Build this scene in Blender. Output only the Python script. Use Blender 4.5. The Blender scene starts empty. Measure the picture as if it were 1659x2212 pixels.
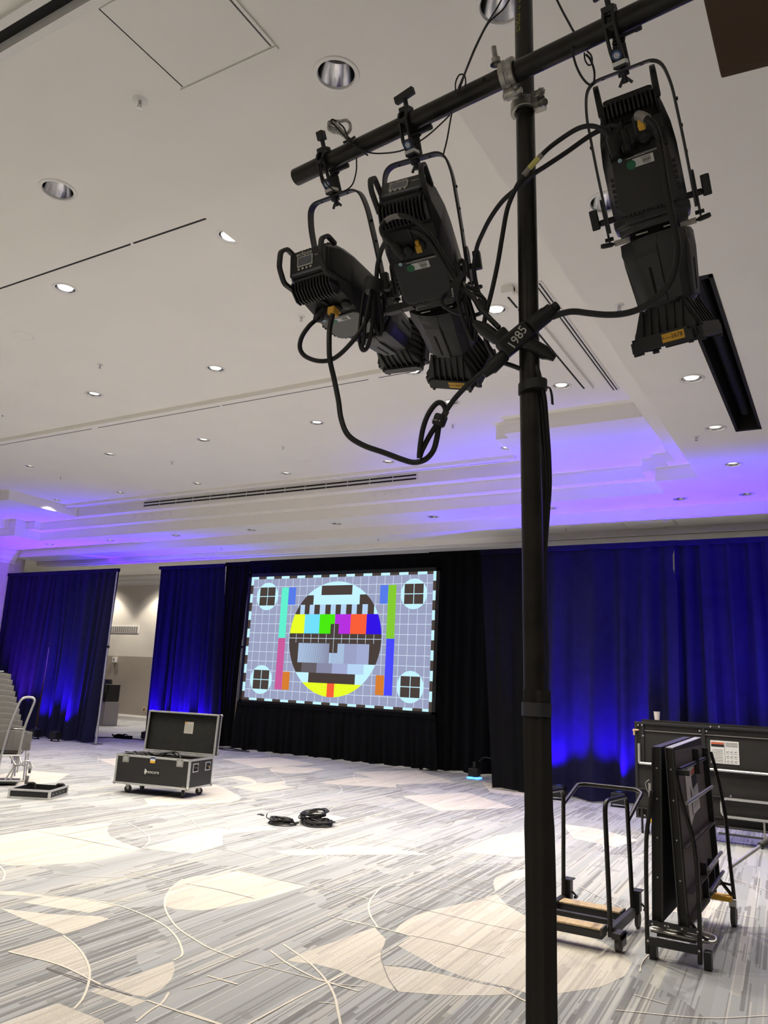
import bpy, bmesh, math, random
from mathutils import Vector, Matrix
random.seed(7)
S = bpy.context.scene
COL = S.collection
PI = math.pi

# ------------------------------------------------------------------ camera, world, exposure
cam = bpy.data.cameras.new('camera')
cam.sensor_fit = 'HORIZONTAL'
cam.sensor_width = 36.0
cam.lens = 36.0 * 1690.0 / 1659.0
cam.clip_start = 0.05
cam.clip_end = 100
co = bpy.data.objects.new('camera', cam)
COL.objects.link(co)
def cam_matrix(yaw, pitch, roll, loc):
    y, p, r = (math.radians(a) for a in (yaw, pitch, roll))
    f = Vector((math.sin(y) * math.cos(p), math.cos(y) * math.cos(p), math.sin(p)))
    rt = Vector((math.cos(y), -math.sin(y), 0))
    up = rt.cross(f)
    r2 = rt * math.cos(r) + up * math.sin(r)
    u2 = -rt * math.sin(r) + up * math.cos(r)
    m = Matrix((r2, u2, -f)).transposed().to_4x4()
    m.translation = loc
    return m
co.matrix_world = cam_matrix(-30.77, 12.6, 2.92, Vector((0, 0, 1.65)))
S.camera = co
S.view_settings.view_transform = 'Standard'
S.view_settings.look = 'None'
S.view_settings.gamma = 1.0
S.view_settings.exposure = 0.12
S.view_settings.use_curve_mapping = False
w = bpy.data.worlds.new('world')
w.use_nodes = True
w.node_tree.nodes['Background'].inputs[0].default_value = (0.9, 0.87, 0.82, 1)
w.node_tree.nodes['Background'].inputs[1].default_value = 0.02
S.world = w
CY = S.cycles
CY.max_bounces = 8
CY.diffuse_bounces = 4
CY.glossy_bounces = 3
CY.transmission_bounces = 4
CY.sample_clamp_indirect = 6.0
CY.caustics_reflective = False
CY.caustics_refractive = False

# light levels
HALL_LAMP = 160.0          # watts of one hall downlight
HALL_COL = (1.0, 0.925, 0.79)
UP_COL = (0.05, 0.0, 1.0)

# ------------------------------------------------------------------ helpers
class MB:
    """collects shapes in one bmesh; build() links them as one mesh object"""
    def __init__(s):
        s.bm = bmesh.new(); s.mi = 0
    def _v(s, pts): return [s.bm.verts.new(p) for p in pts]
    def _f(s, vs):
        try:
            f = s.bm.faces.new(vs); f.material_index = s.mi; return f
        except ValueError: return None
    def box(s, c, d, m=None):
        c = Vector(c); h = [x / 2 for x in d]
        P = [Vector((sx * h[0], sy * h[1], sz * h[2])) for sz in (-1, 1) for sy in (-1, 1) for sx in (-1, 1)]
        if m is not None: P = [m @ p for p in P]
        v = s._v([c + p for p in P])
        for q in ((0, 2, 3, 1), (4, 5, 7, 6), (0, 1, 5, 4), (2, 6, 7, 3), (0, 4, 6, 2), (1, 3, 7, 5)): s._f([v[i] for i in q])
        return s
    def bb(s, x0, x1, y0, y1, z0, z1):
        return s.box(((x0 + x1) / 2, (y0 + y1) / 2, (z0 + z1) / 2), (abs(x1 - x0), abs(y1 - y0), abs(z1 - z0)))
    def rings(s, R, close0=True, close1=True, loop=False):
        V = [s._v(r) for r in R]; n = len(V[0])
        for a, b in zip(V, V[1:] + ([V[0]] if loop else [])):
            for i in range(n):
                j = (i + 1) % n
                s._f([a[i], a[j], b[j], b[i]])
        if not loop:
            if close0: s._f(V[0][::-1])
            if close1: s._f(V[-1])
        return s
    def tube(s, P, r, n=10, caps=True, loop=False):
        P = [Vector(p) for p in P]; N = len(P)
        rr = r if isinstance(r, (list, tuple)) else [r] * N
        R = []; pn = None
        for i in range(N):
            a = P[(i - 1) % N] if (i > 0 or loop) else P[i]
            b = P[(i + 1) % N] if (i < N - 1 or loop) else P[i]
            t = (b - a).normalized()
            if pn is None:
                pn = t.orthogonal().normalized()
            else:
                pn = pn - t * pn.dot(t)
                pn = pn.normalized() if pn.length > 1e-6 else t.orthogonal().normalized()
            q = t.cross(pn)
            R.append([P[i] + (pn * math.cos(2 * PI * k / n) + q * math.sin(2 * PI * k / n)) * rr[i] for k in range(n)])
        return s.rings(R, caps, caps, loop)
    def cyl(s, a, b, r, r2=None, n=14):
        return s.tube([a, b], [r, r if r2 is None else r2], n)
    def lathe(s, prof, c=(0, 0, 0), n=24, ax=None, close=False):
        """prof: (r, h) pairs turned about ax through c"""
        c = Vector(c); ax = Vector(ax or (0, 0, 1)).normalized(); u = ax.orthogonal().normalized(); v = ax.cross(u)
        R = [[c + ax * h + (u * math.cos(2 * PI * k / n) + v * math.sin(2 * PI * k / n)) * max(r, 1e-5) for k in range(n)] for r, h in prof]
        return s.rings(R, close, close)
    def prism(s, poly, off):
        off = Vector(off); P = [Vector(p) for p in poly]
        return s.rings([P, [p + off for p in P]])
    def strap(s, P, fix, wd, th):
        """flat strip swept along P, its width along the fixed direction"""
        P = [Vector(p) for p in P]; fix = Vector(fix).normalized(); R = []
        for i in range(len(P)):
            t = (P[min(i + 1, len(P) - 1)] - P[max(i - 1, 0)]).normalized(); nn = t.cross(fix).normalized()
            R.append([P[i] + fix * (a * wd / 2) + nn * (b * th / 2) for a, b in ((-1, -1), (1, -1), (1, 1), (-1, 1))])
        return s.rings(R)
    def quad(s, a, b, c, d): s._f(s._v([a, b, c, d])); return s
    def poly(s, P): s._f(s._v(P)); return s
    def mesh(s, me, m=None):
        vs = [s.bm.verts.new((m @ v.co) if m is not None else v.co) for v in me.vertices]
        for p in me.polygons: s._f([vs[i] for i in p.vertices])
        return s
    def xf(s, m):
        bmesh.ops.transform(s.bm, matrix=m, verts=s.bm.verts); return s
    def build(s, name, mat, parent=None, smooth=False, bevel=0, label=None, kind=None):
        bm = s.bm
        bmesh.ops.recalc_face_normals(bm, faces=bm.faces)
        me = bpy.data.meshes.new(name); bm.to_mesh(me); bm.free()
        for mm in (mat if isinstance(mat, (list, tuple)) else [mat]): me.materials.append(mm)
        if smooth:
            me.polygons.foreach_set('use_smooth', [True] * len(me.polygons))
            me.set_sharp_from_angle(angle=math.radians(38))
        o = bpy.data.objects.new(name, me); COL.objects.link(o)
        if parent: o.parent = parent
        if bevel:
            b = o.modifiers.new('bevel', 'BEVEL'); b.width = bevel; b.segments = 2; b.limit_method = 'ANGLE'; b.angle_limit = math.radians(40)
        if label: o['label'] = label
        if kind: o['kind'] = kind
        return o
def tag(o, label, cat, group=None, kind=None):
    o['label'] = label; o['category'] = cat
    if group: o['group'] = group
    if kind: o['kind'] = kind
    return o
def thing(name, label, cat, loc=(0, 0, 0), rz=0, group=None, mat=None):
    o = bpy.data.objects.new(name, None); o.empty_display_size = 0.1; COL.objects.link(o)
    if mat is not None: o.matrix_world = mat
    else: o.location = loc; o.rotation_euler = (0, 0, rz)
    return tag(o, label, cat, group)
def struct(o):
    o['kind'] = 'structure'; return o
def children(o): return [c for c in bpy.data.objects if c.parent == o]
def copy_tree(o, parent=None):
    c = o.copy(); COL.objects.link(c)
    if parent: c.parent = parent
    for ch in children(o): copy_tree(ch, c)
    return c
def smooth_path(P, k=6, loop=False):
    P = [Vector(p) for p in P]; n = len(P); out = []
    for i in range(n if loop else n - 1):
        p1, p2 = P[i], P[(i + 1) % n]
        p0 = P[i - 1] if (i > 0 or loop) else p1 * 2 - p2
        p3 = P[(i + 2) % n] if (i + 2 < n or loop) else p2 * 2 - p1
        for j in range(k):
            t = j / k
            out.append(0.5 * ((2 * p1) + (p2 - p0) * t + (2 * p0 - 5 * p1 + 4 * p2 - p3) * t * t + (3 * p1 - p0 - 3 * p2 + p3) * t ** 3))
    if not loop: out.append(P[-1])
    return out
def rounded(P, r, k=5):
    """polyline with rounded corners"""
    P = [Vector(p) for p in P]; out = [P[0]]
    for i in range(1, len(P) - 1):
        a = (P[i - 1] - P[i]); b = (P[i + 1] - P[i]); d = min(r, a.length * .49, b.length * .49)
        p0 = P[i] + a.normalized() * d; p1 = P[i] + b.normalized() * d
        for j in range(k + 1):
            t = j / k; out.append(p0 * (1 - t) ** 2 + P[i] * 2 * t * (1 - t) + p1 * t * t)
    return out + [P[-1]]
def axes(x, y, z, o=(0, 0, 0)):
    m = Matrix((Vector(x), Vector(y), Vector(z))).transposed().to_4x4(); m.translation = Vector(o); return m
def text_mesh(body, size, ext=0.0004, align='CENTER'):
    c = bpy.data.curves.new('lettering', 'FONT'); c.body = body; c.size = size; c.extrude = ext; c.align_x = align; c.align_y = 'CENTER'; c.resolution_u = 3
    o = bpy.data.objects.new('lettering', c)
    me = bpy.data.meshes.new_from_object(o); bpy.data.objects.remove(o); return me

# ------------------------------------------------------------------ materials
def lin(c): return tuple((x / 12.92 if x <= 0.04045 else ((x + 0.055) / 1.055) ** 2.4) for x in c)
def rgb(r, g, b): return lin((r / 255, g / 255, b / 255)) + (1,)
def mat(name, col, rough=0.5, metal=0.0, noise=0, nscale=40, bump=0, bscale=200, spec=0.5, emit=None, estr=0, sheen=0):
    m = bpy.data.materials.new(name); m.use_nodes = True; nt = m.node_tree; b = nt.nodes['Principled BSDF']
    b.inputs['Base Color'].default_value = col; b.inputs['Roughness'].default_value = rough; b.inputs['Metallic'].default_value = metal
    b.inputs['Specular IOR Level'].default_value = spec
    if sheen: b.inputs['Sheen Weight'].default_value = sheen
    if emit: b.inputs['Emission Color'].default_value = emit; b.inputs['Emission Strength'].default_value = estr
    if noise or bump:
        tc = nt.nodes.new('ShaderNodeTexCoord')
    if noise:
        nz = nt.nodes.new('ShaderNodeTexNoise'); nz.inputs['Scale'].default_value = nscale; nz.inputs['Detail'].default_value = 4
        mr = nt.nodes.new('ShaderNodeMapRange'); mr.inputs[1].default_value = 0.3; mr.inputs[2].default_value = 0.7; mr.inputs[3].default_value = 1 - noise; mr.inputs[4].default_value = 1 + noise
        mx = nt.nodes.new('ShaderNodeVectorMath'); mx.operation = 'SCALE'; mx.inputs[0].default_value = col[:3]
        nt.links.new(tc.outputs['Object'], nz.inputs['Vector']); nt.links.new(nz.outputs['Fac'], mr.inputs[0]); nt.links.new(mr.outputs[0], mx.inputs['Scale']); nt.links.new(mx.outputs[0], b.inputs['Base Color'])
    if bump:
        nb = nt.nodes.new('ShaderNodeTexNoise'); nb.inputs['Scale'].default_value = bscale; nb.inputs['Detail'].default_value = 2
        bp = nt.nodes.new('ShaderNodeBump'); bp.inputs['Strength'].default_value = bump; bp.inputs['Distance'].default_value = 0.002
        nt.links.new(tc.outputs['Object'], nb.inputs['Vector']); nt.links.new(nb.outputs['Fac'], bp.inputs['Height']); nt.links.new(bp.outputs[0], b.inputs['Normal'])
    return m
def glow(name, col, s):
    m = bpy.data.materials.new(name); m.use_nodes = True; nt = m.node_tree; nt.nodes.clear()
    o = nt.nodes.new('ShaderNodeOutputMaterial'); e = nt.nodes.new('ShaderNodeEmission'); e.inputs[0].default_value = col; e.inputs[1].default_value = s
    nt.links.new(e.outputs[0], o.inputs[0]); return m
M_PLASTER = mat('ceiling_paint', rgb(241, 238, 232), 0.85, bump=.08, bscale=60, noise=.015, nscale=1.5)
M_WALLP = mat('wall_paint', rgb(214, 208, 198), 0.8, bump=.08, bscale=60, noise=.02, nscale=2)
M_WALLD = mat('wall_paint_dark', rgb(158, 148, 136), 0.8, noise=.03, nscale=3)
M_WHITE = mat('white_enamel', rgb(232, 230, 226), 0.4, noise=.02)
M_TRIM = mat('white_trim', rgb(235, 232, 226), 0.5, noise=.02)
M_REFL = mat('reflector_metal', rgb(225, 225, 228), 0.12, 1.0, noise=.03)
M_BULB = glow('lamp_light', (1.0, 0.95, 0.88, 1), 1.5)
M_BULBOFF = mat('lamp_unlit', rgb(120, 118, 116), 0.25, noise=.1)
M_DARK = mat('dark_void', rgb(6, 6, 7), 0.9, noise=.1)
M_SLOT = mat('slot_black', rgb(16, 15, 16), 0.7, noise=.2)
M_BLK = mat('black_powdercoat', rgb(31, 31, 32), 0.5, noise=.12, nscale=30, bump=.15, bscale=600)
M_BLK2 = mat('black_satin', rgb(42, 42, 43), 0.38, noise=.15, nscale=12, bump=.1, bscale=500)
M_BLKP = mat('black_plastic', rgb(17, 17, 18), 0.45, noise=.1, bump=.1, bscale=800)
M_PIPE = mat('black_pipe', rgb(38, 36, 34), 0.32, 0.45, noise=.35, nscale=18, bump=.2, bscale=90)
M_CABLE = mat('cable_rubber', rgb(20, 20, 21), 0.42, noise=.1)
M_STEEL = mat('galvanised_steel', rgb(168, 166, 160), 0.38, 0.9, noise=.25, nscale=60, bump=.3, bscale=120)
M_ALU = mat('aluminium_trim', rgb(205, 205, 203), 0.34, 0.75, noise=.08, nscale=25)
M_CHROME = mat('silver_tube', rgb(196, 196, 194), 0.28, 0.7, noise=.06)
M_YEL = mat('yellow_plastic', rgb(222, 170, 52), 0.5, noise=.08)
M_STICK = mat('white_sticker', rgb(222, 222, 220), 0.5, noise=.04)
M_GREEN = mat('green_dot', rgb(34, 110, 72), 0.5, noise=.05)
M_BLUE = mat('blue_print', rgb(70, 96, 150), 0.5, noise=.05)
M_LTBLUE = mat('pale_blue_print', rgb(170, 205, 220), 0.5, noise=.05)
M_INK = mat('black_ink', rgb(20, 20, 22), 0.6, noise=.05)
M_WINK = mat('white_ink', rgb(206, 206, 200), 0.6, noise=.05)
M_YINK = mat('yellow_ink', rgb(205, 200, 80), 0.6, noise=.1)
M_LAM = mat('black_laminate', rgb(30, 29, 30), 0.5, noise=.1, nscale=20, bump=.25, bscale=350)
M_FOAM = mat('dark_foam', rgb(36, 36, 35), 0.95, noise=.18, nscale=14, bump=.4, bscale=300)
M_RUB = mat('grey_rubber', rgb(74, 72, 70), 0.7, noise=.1)
M_CHAIR = mat('grey_upholstery', rgb(110, 107, 104), 0.9, noise=.1, nscale=90, bump=.3, bscale=700)
M_BROWN = mat('brown_board', rgb(70, 50, 34), 0.7, noise=.08, nscale=4)
M_DECK = mat('stage_deck', rgb(34, 32, 31), 0.75, noise=.2, nscale=6, bump=.2, bscale=200)
M_DECKU = mat('deck_underside', rgb(88, 80, 74), 0.8, noise=.12, nscale=8)
M_PAPER = mat('paper', rgb(205, 200, 192), 0.8, noise=.06, nscale=20)
M_WOOD = mat('scuffed_plywood', rgb(196, 170, 132), 0.6, noise=.25, nscale=35, bump=.4, bscale=120)
M_BRONZE = mat('brown_door', rgb(96, 60, 38), 0.5, noise=.15, nscale=8)
M_CUP = mat('paper_cup', rgb(235, 225, 220), 0.6, noise=.02)
M_ORANGE = mat('orange_print', rgb(200, 96, 60), 0.6, noise=.05)
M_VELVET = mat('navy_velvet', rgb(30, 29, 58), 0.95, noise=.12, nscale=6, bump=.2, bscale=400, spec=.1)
M_SLEEVE = mat('sleeve_cloth', rgb(40, 38, 36), 0.85, noise=.15, nscale=8, bump=.2, bscale=300, spec=.2)
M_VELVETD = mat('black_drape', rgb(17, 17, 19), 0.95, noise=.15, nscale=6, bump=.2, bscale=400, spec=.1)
M_GREYP = mat('grey_lcd', rgb(92, 96, 104), 0.3, noise=.05)
M_DISP = mat('dispenser_grey', rgb(150, 146, 142), 0.4, 0.3, noise=.05)
M_LENS = glow('uplight_lens', (0.05, 0.12, 1.0, 1), 1.2)
M_BLED = glow('blue_diode', (0.05, 0.25, 1.0, 1), 6)

# ------------------------------------------------------------------ room shell
Z0, Z1, Z2, Z3, Z4 = 5.459, 5.245, 5.046, 4.837, 4.649
TOP = 5.95
HOLE = .1005
XL, XR, YB, YF = -19.803, 7.6, -7.6, 21.0

lamps = []      # (x, y, z, lit, label)
ORD = ['first', 'second', 'third', 'fourth', 'fifth', 'sixth', 'seventh', 'eighth', 'ninth', 'tenth', 'eleventh', 'twelfth']
ROWN = ['nearest', 'second', 'third', 'farthest']
for ri, (yy, xs) in enumerate(((4.588, (-2.874, -4.452, -6.657, -8.883, -11.108)), (6.829, (-2.863, -4.389, -6.646, -8.903, -11.129, -13.355)),
                 (9.044, (-2.884, -4.42, -6.636, -8.903, -11.14, -13.386, -15.57)), (11.218, (-4.462, -6.646, -8.851, -11.087, -13.334, -15.424)))):
    for k, x in enumerate(xs):
        lamps.append((x, yy, Z0, True, 'lit recessed downlight in the coffered ceiling, %s row, %s from the right' % (ROWN[ri], ORD[k])))
lamps.append((-4.389, 7.9, Z0, True, 'lit recessed downlight in the coffer just right of the leftmost spotlight nose'))
for k, x in enumerate((-1.212, -2.153, -4.426, -6.688, -8.883)):
    lamps.append((x, 2.884, Z3, False, 'unlit recessed downlight on the near ceiling strip above the lights, %s from the right' % ORD[k]))
for k, y in enumerate((4.619, 6.26, 7.89, 9.53, 11.15)):
    lamps.append((-1.17, y, Z3, k > 1, 'recessed downlight in the low ceiling beside the long black slot, %s from the camera' % ORD[k]))
for k, x in enumerate((-1.181, -2.153, -4.295, -6.583, -8.778, -11.004, -13.251, -15.456, -17.723)):
    lamps.append((x, 12.885, Z3, False, 'small downlight in the violet strip above the drapes, %s from the right' % ORD[k]))
ROOM2 = [(-21.9, 20.2), (-24.6, 20.2), (-19.2, 20.2), (-16.0, 20.2), (-21.4, 17.2), (-13.0, 17.4), (-9.0, 17.4), (-5.0, 17.4), (-1.0, 17.4), (3.0, 17.4)]  # trailing entries are unseen lamps added to brighten the lobby ceiling
for k, (x, y) in enumerate(ROOM2):
    lamps.append((x, y, 5.35, True, 'recessed downlight in the ceiling of the lobby behind the drapes, %s one' % ORD[k]))

def slab(mb, x0, x1, y0, y1, z, top=TOP, holes=()):
    """ceiling block with round openings for the downlights that sit in it"""
    hs = [(l[0], l[1]) for l in lamps if abs(l[2] - z) < 1e-4 and x0 + .1 < l[0] < x1 - .1 and y0 + .1 < l[1] < y1 - .1]
    c = [(x0, y0), (x1, y0), (x1, y1), (x0, y1)]
    v0 = [mb.bm.verts.new((a, b, z)) for a, b in c]; v1 = [mb.bm.verts.new((a, b, top)) for a, b in c]
    for i in range(4): mb._f([v0[i], v0[(i + 1) % 4], v1[(i + 1) % 4], v1[i]])
    mb._f(v1)
    if not hs: mb._f(v0[::-1]); return
    ed = [mb.bm.edges.get((v0[i], v0[(i + 1) % 4])) for i in range(4)]
    for hx, hy in hs:
        r = [mb.bm.verts.new((hx + HOLE * math.cos(2 * PI * k / 24), hy + HOLE * math.sin(2 * PI * k / 24), z)) for k in range(24)]
        ed += [mb.bm.edges.new((r[k], r[(k + 1) % 24])) for k in range(24)]
    bmesh.ops.triangle_fill(mb.bm, use_beauty=True, use_dissolve=False, edges=ed)

m = MB(); slab(m, -17.89, -1.965, 3.919, 12.07, Z0)
ceiling = struct(m.build('ceiling', M_PLASTER))
L1 = [(-15.654, -4.211, 11.986, 12.206), (-17.211, -15.654, 10.189, 12.206), (-17.483, -17.211, 10.189, 12.007), (-17.786, -17.483, 10.189, 11.85), (-17.89, -17.786, 10.189, 11.673),
      (-4.211, -2.529, 10.147, 12.206), (-4.013, -2.529, 9.948, 10.147), (-2.529, -2.309, 9.948, 11.861), (-2.309, -2.09, 9.948, 11.652), (-2.09, -1.965, 9.948, 11.443),
      (-4.211, -1.965, 3.626, 5.936), (-17.89, -15.654, 3.626, 5.936), (-15.654, -4.211, 3.626, 3.971)]
L2 = [(-17.514, -2.299, 12.206, 12.435), (-1.965, -1.693, 3.626, 11.704), (-2.529, -2.299, 11.861, 12.206), (-2.309, -1.965, 11.652, 11.704), (-2.09, -1.965, 11.443, 11.652),
      (-18.162, -17.89, 3.626, 11.704), (-17.89, -17.786, 11.673, 11.704), (-17.514, -17.211, 12.007, 12.206), (-18.162, -1.693, 3.391, 3.626)]
L3 = [(-19.855, -2.299, 12.435, 13.376), (-2.299, XR, 11.704, 13.376), (-1.693, -0.941, 3.391, 11.704), (-0.941, -0.721, 3.391, 5.904), (-0.941, -0.721, 9.698, 11.704), (-0.721, XR, 3.391, 11.704),
      (-19.855, -18.162, 3.391, 12.435), (-18.162, -17.514, 11.704, 12.435), (-19.855, XR, 2.55, 3.391)]
L4 = [(-19.855, XR, 13.376, 14.16), (-19.855, XR, 1.86, 2.55), (-19.855, XR, YB, 1.693)]
for n, (lst, z) in enumerate(((L1, Z1), (L2, Z2), (L3, Z3), (L4, Z4))):
    m = MB()
    for r in lst: slab(m, *r, z)
    struct(m.build('trim_%d' % (n + 1), M_PLASTER))
m = MB(); m.bb(-19.95, XR, 14.16, 14.275, 4.545, TOP).bb(-19.95, XR, 14.34, 14.53, 4.545, TOP); struct(m.build('trim_5', M_PLASTER))
m = MB(); m.bb(-19.95, XR, 14.275, 14.34, 4.575, TOP); struct(m.build('trim_6', M_SLOT))
# lobby behind the drapes
m = MB(); slab(m, -34.0, XR, 14.53, YF, 5.35); struct(m.build('ceiling', M_PLASTER))
m = MB(); m.bb(-34.0, XR, YF, YF + .2, 2.30, TOP); m2 = MB(); m2.bb(-34.0, XR, YF, YF + .2, 0, 2.30)
struct(m.build('wall_back', M_WALLP)); struct(m2.build('wall_back', M_WALLD))
m = MB(); m.bb(-34.0, XR, YF - .03, YF, 0, .12).bb(-34.0, XR, YF - .045, YF, .12, .15).bb(-34.0, XR, YF - .02, YF, .15, .2); struct(m.build('baseboard_back', M_TRIM))
m = MB()
m.prism([(-34, YF, 5.35), (-34, YF - .22, 5.35), (-34, YF - .22, 5.29), (-34, YF - .12, 5.2), (-34, YF - .1, 5.12), (-34, YF - .04, 5.06), (-34, YF - .03, 4.98), (-34, YF, 4.98)], (34 + XR, 0, 0))
struct(m.build('trim_7', M_TRIM))
m = MB(); m.bb(-34.2, -34, 13, YF + .2, 0, TOP); struct(m.build('wall_lobby', M_WALLP))
m = MB(); m.bb(-34.0, -20.1, 13.6, 13.9, 0, TOP); struct(m.build('wall_lobby', M_WALLP))
# hall walls
m = MB(); m.bb(XL - .3, XL, YB, 13.6, 0, TOP); struct(m.build('wall_left', M_WALLP))
m = MB(); m.prism([(XL, YB, Z3), (XL + .21, YB, Z3), (XL + .21, YB, Z3 - .063), (XL + .126, YB, Z3 - .125), (XL + .105, YB, Z3 - .21), (XL + .042, YB, Z3 - .27), (XL + .03, YB, Z3 - .376), (XL, YB, Z3 - .376)], (0, 13.366 - YB, 0)); struct(m.build('trim_8', M_TRIM))
m = MB(); m.bb(XR, XR + .2, YB, YF + .2, 0, TOP); struct(m.build('wall_right', M_WALLP))
m = MB(); m.bb(XL - .3, XR + .2, YB - .2, YB, 0, TOP); struct(m.build('wall_front', M_WALLP))
m = MB(); m.bb(XL, XL + .03, YB, 13.6, 0, .14); struct(m.build('baseboard_left', M_TRIM))
# air-wall tracks in the ceiling
for n, (y, x0, x1, z, d) in enumerate(((4.123, -15.57, -4.232, Z0, .04), (7.66, -17.66, -4.243, Z0, .0575), (11.599, -15.633, -4.493, Z0, .0575))):
    m = MB(); m.bb(x0, x1, y, y + .11, z - d, z); o = struct(m.build('trim_%d' % (9 + n), M_PLASTER))
    s = MB()
    x = x0
    k = 0
    while x < x1:
        e = min(x + 2.57, x1); s.bb(x, e - (.05 if k % 2 else .16), y + .11, y + .137, z - d + .004, z); x = e; k += 1
    s.build('track_slot', M_SLOT, o)
m = MB(); m.bb(-19.9, XR, 1.693, 1.735, Z4 - .02, TOP).bb(-19.9, XR, 1.818, 1.86, Z4 - .02, TOP); o = struct(m.build('trim_12', M_WHITE))
m = MB(); m.bb(-19.9, XR, 1.735, 1.818, Z4 + .04, TOP); m.build('track_slot', M_SLOT, o)
# track with bracket and the slot diffuser in the coffer beside the post
m = MB(); m.bb(-2.613, -2.529, 6.458, 9.227, Z0 - .0366, Z0).bb(-2.633, -2.529, 6.406, 6.5, Z0 - .073, Z0); o = struct(m.build('trim_13', M_PLASTER))
m = MB()
for a, b in ((6.52, 6.845), (6.9, 7.94), (7.97, 9.2)): m.bb(-2.649, -2.613, a, b, Z0 - .02, Z0)
m.build('track_slot', M_SLOT, o)
t = thing('slot_diffuser', 'thin double-line slot diffuser in the coffer right of the black post', 'air vent', (-2.299, 7.942, Z0))
m = MB(); m.bb(-.047, .047, -1.484, 1.484, -.012, 0); m.build('frame', M_WHITE, t)
for s in (-1, 1):
    m = MB(); m.bb(s * .019 - .0073, s * .019 + .0073, -1.463, 1.463, -.014, -.0121); m.build('slot', M_SLOT, t)
t = thing('slot_diffuser', 'long double black air slot along the stepped bulkhead above the screen', 'air vent', (-9.948, 11.986, 5.381))
m = MB(); m.bb(-3.49, 3.49, -.009, 0, -.078, .068); m.build('frame', M_WHITE, t)
for zz in (.0293, -.0397):
    for k in range(14):
        x = -3.449 + k * .4943
        m = MB(); m.bb(x, x + .4786, -.012, -.0091, zz - .0153, zz + .0153); m.build('slot', M_SLOT, t)
# black slot recess in the low ceiling at right
m = MB()
t = thing('ceiling_slot', 'long black screen slot recessed in the low ceiling at the right', 'ceiling slot', (-.831, 7.8, Z3))
m.bb(-.141, -.1097, -1.95, 1.95, -.004, .52).bb(.1097, .141, -1.95, 1.95, -.004, .52).bb(-.141, .141, -1.95, -1.897, -.004, .52).bb(-.141, .141, 1.897, 1.95, -.004, .52).bb(-.141, .141, -1.95, 1.95, .48, .52)
m.build('slot_lining', M_SLOT, t)
m = MB(); m.cyl((-.02, -1.82, .2), (-.02, 1.8, .2), .057); m.build('screen_roller', M_BLK2, t)
# access hatches
def hatch(label, x0, x1, y0, y1, z):
    t = thing('access_hatch', label, 'ceiling hatch', ((x0 + x1) / 2, (y0 + y1) / 2, z)); hx, hy = (x1 - x0) / 2, (y1 - y0) / 2
    m = MB(); m.bb(-hx, hx, -hy, hy, -.006, -.002); m.build('hatch_panel', M_PLASTER, t)
    m = MB()
    for a in ((-hx - .009, -hx - .004, -hy, hy), (hx + .004, hx + .009, -hy, hy)): m.bb(*a, -.004, 0)
    m.build('gap_line', M_SLOT, t)
    m = MB(); m.bb(-hx - .03, hx + .03, hy + .008, hy + .03, -.01, 0).bb(hx + .013, hx + .03, -hy, hy, -.01, 0); m.build('hatch_frame', M_PLASTER, t)
hatch('square access hatch in the near ceiling at the upper left', -2.785, -2.215, 1.881, 2.419, Z4)
hatch('flat access panel in the grey soffit above the right-hand drapes', -3.24, -2.403, 13.533, 14.003, Z4)
# downlights
def make_downlight(lit):
    t = thing('downlight', 'x', 'downlight')
    m = MB(); m.lathe([(.1265, 0), (.1233, -.0063), (.1045, -.0084), (.0985, 0), (.0985, .0042)], n=28); m.build('trim_ring', M_WHITE, t, True)
    m = MB(); m.lathe([(.0995, .0), (.092, .0314), (.0773, .0836), (.0543, .136)], n=28); m.build('reflector', M_REFL, t, True)
    m = MB(); m.lathe([(.0001, .0125), (.0314, .0146), (.0543, .023), (.069, .042), (.0732, .0523)] if lit else [(.0001, .1233), (.0314, .117), (.048, .1254), (.0543, .136)], n=20); m.build('bulb', M_BULB if lit else M_BULBOFF, t, True)
    return t
proto = {}
for lit in (True, False): proto[lit] = make_downlight(lit)
used = set()
def hall_lamp(f):
    l = bpy.data.lights.new('hall_lamp', 'SPOT'); l.energy = HALL_LAMP * f; l.color = HALL_COL; l.spot_size = math.radians(118); l.spot_blend = .8; l.shadow_soft_size = .07
    return l
row_lamps = [(0, hall_lamp(1.35)), (6.0, hall_lamp(.76)), (8.0, hall_lamp(.64)), (10.0, hall_lamp(.6)), (99, hall_lamp(.54))]   # strength picked per row to balance the floor brightness
ld2 = bpy.data.lights.new('lobby_lamp', 'SPOT'); ld2.energy = HALL_LAMP * 1.3; ld2.color = HALL_COL; ld2.spot_size = math.radians(95); ld2.spot_blend = .35; ld2.shadow_soft_size = .05
for (x, y, z, lit, lab) in lamps:
    t = proto[lit] if lit not in used else copy_tree(proto[lit])
    used.add(lit); t.location = (x, y, z)
    tag(t, lab, 'downlight', 'recessed ceiling downlights')
    if lit:
        d = ld2 if y > 14 else next(l for lim, l in row_lamps if y < lim)
        lo = bpy.data.objects.new('lamp', d); COL.objects.link(lo); lo.parent = t; lo.location = (0, 0, -.03)
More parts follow.
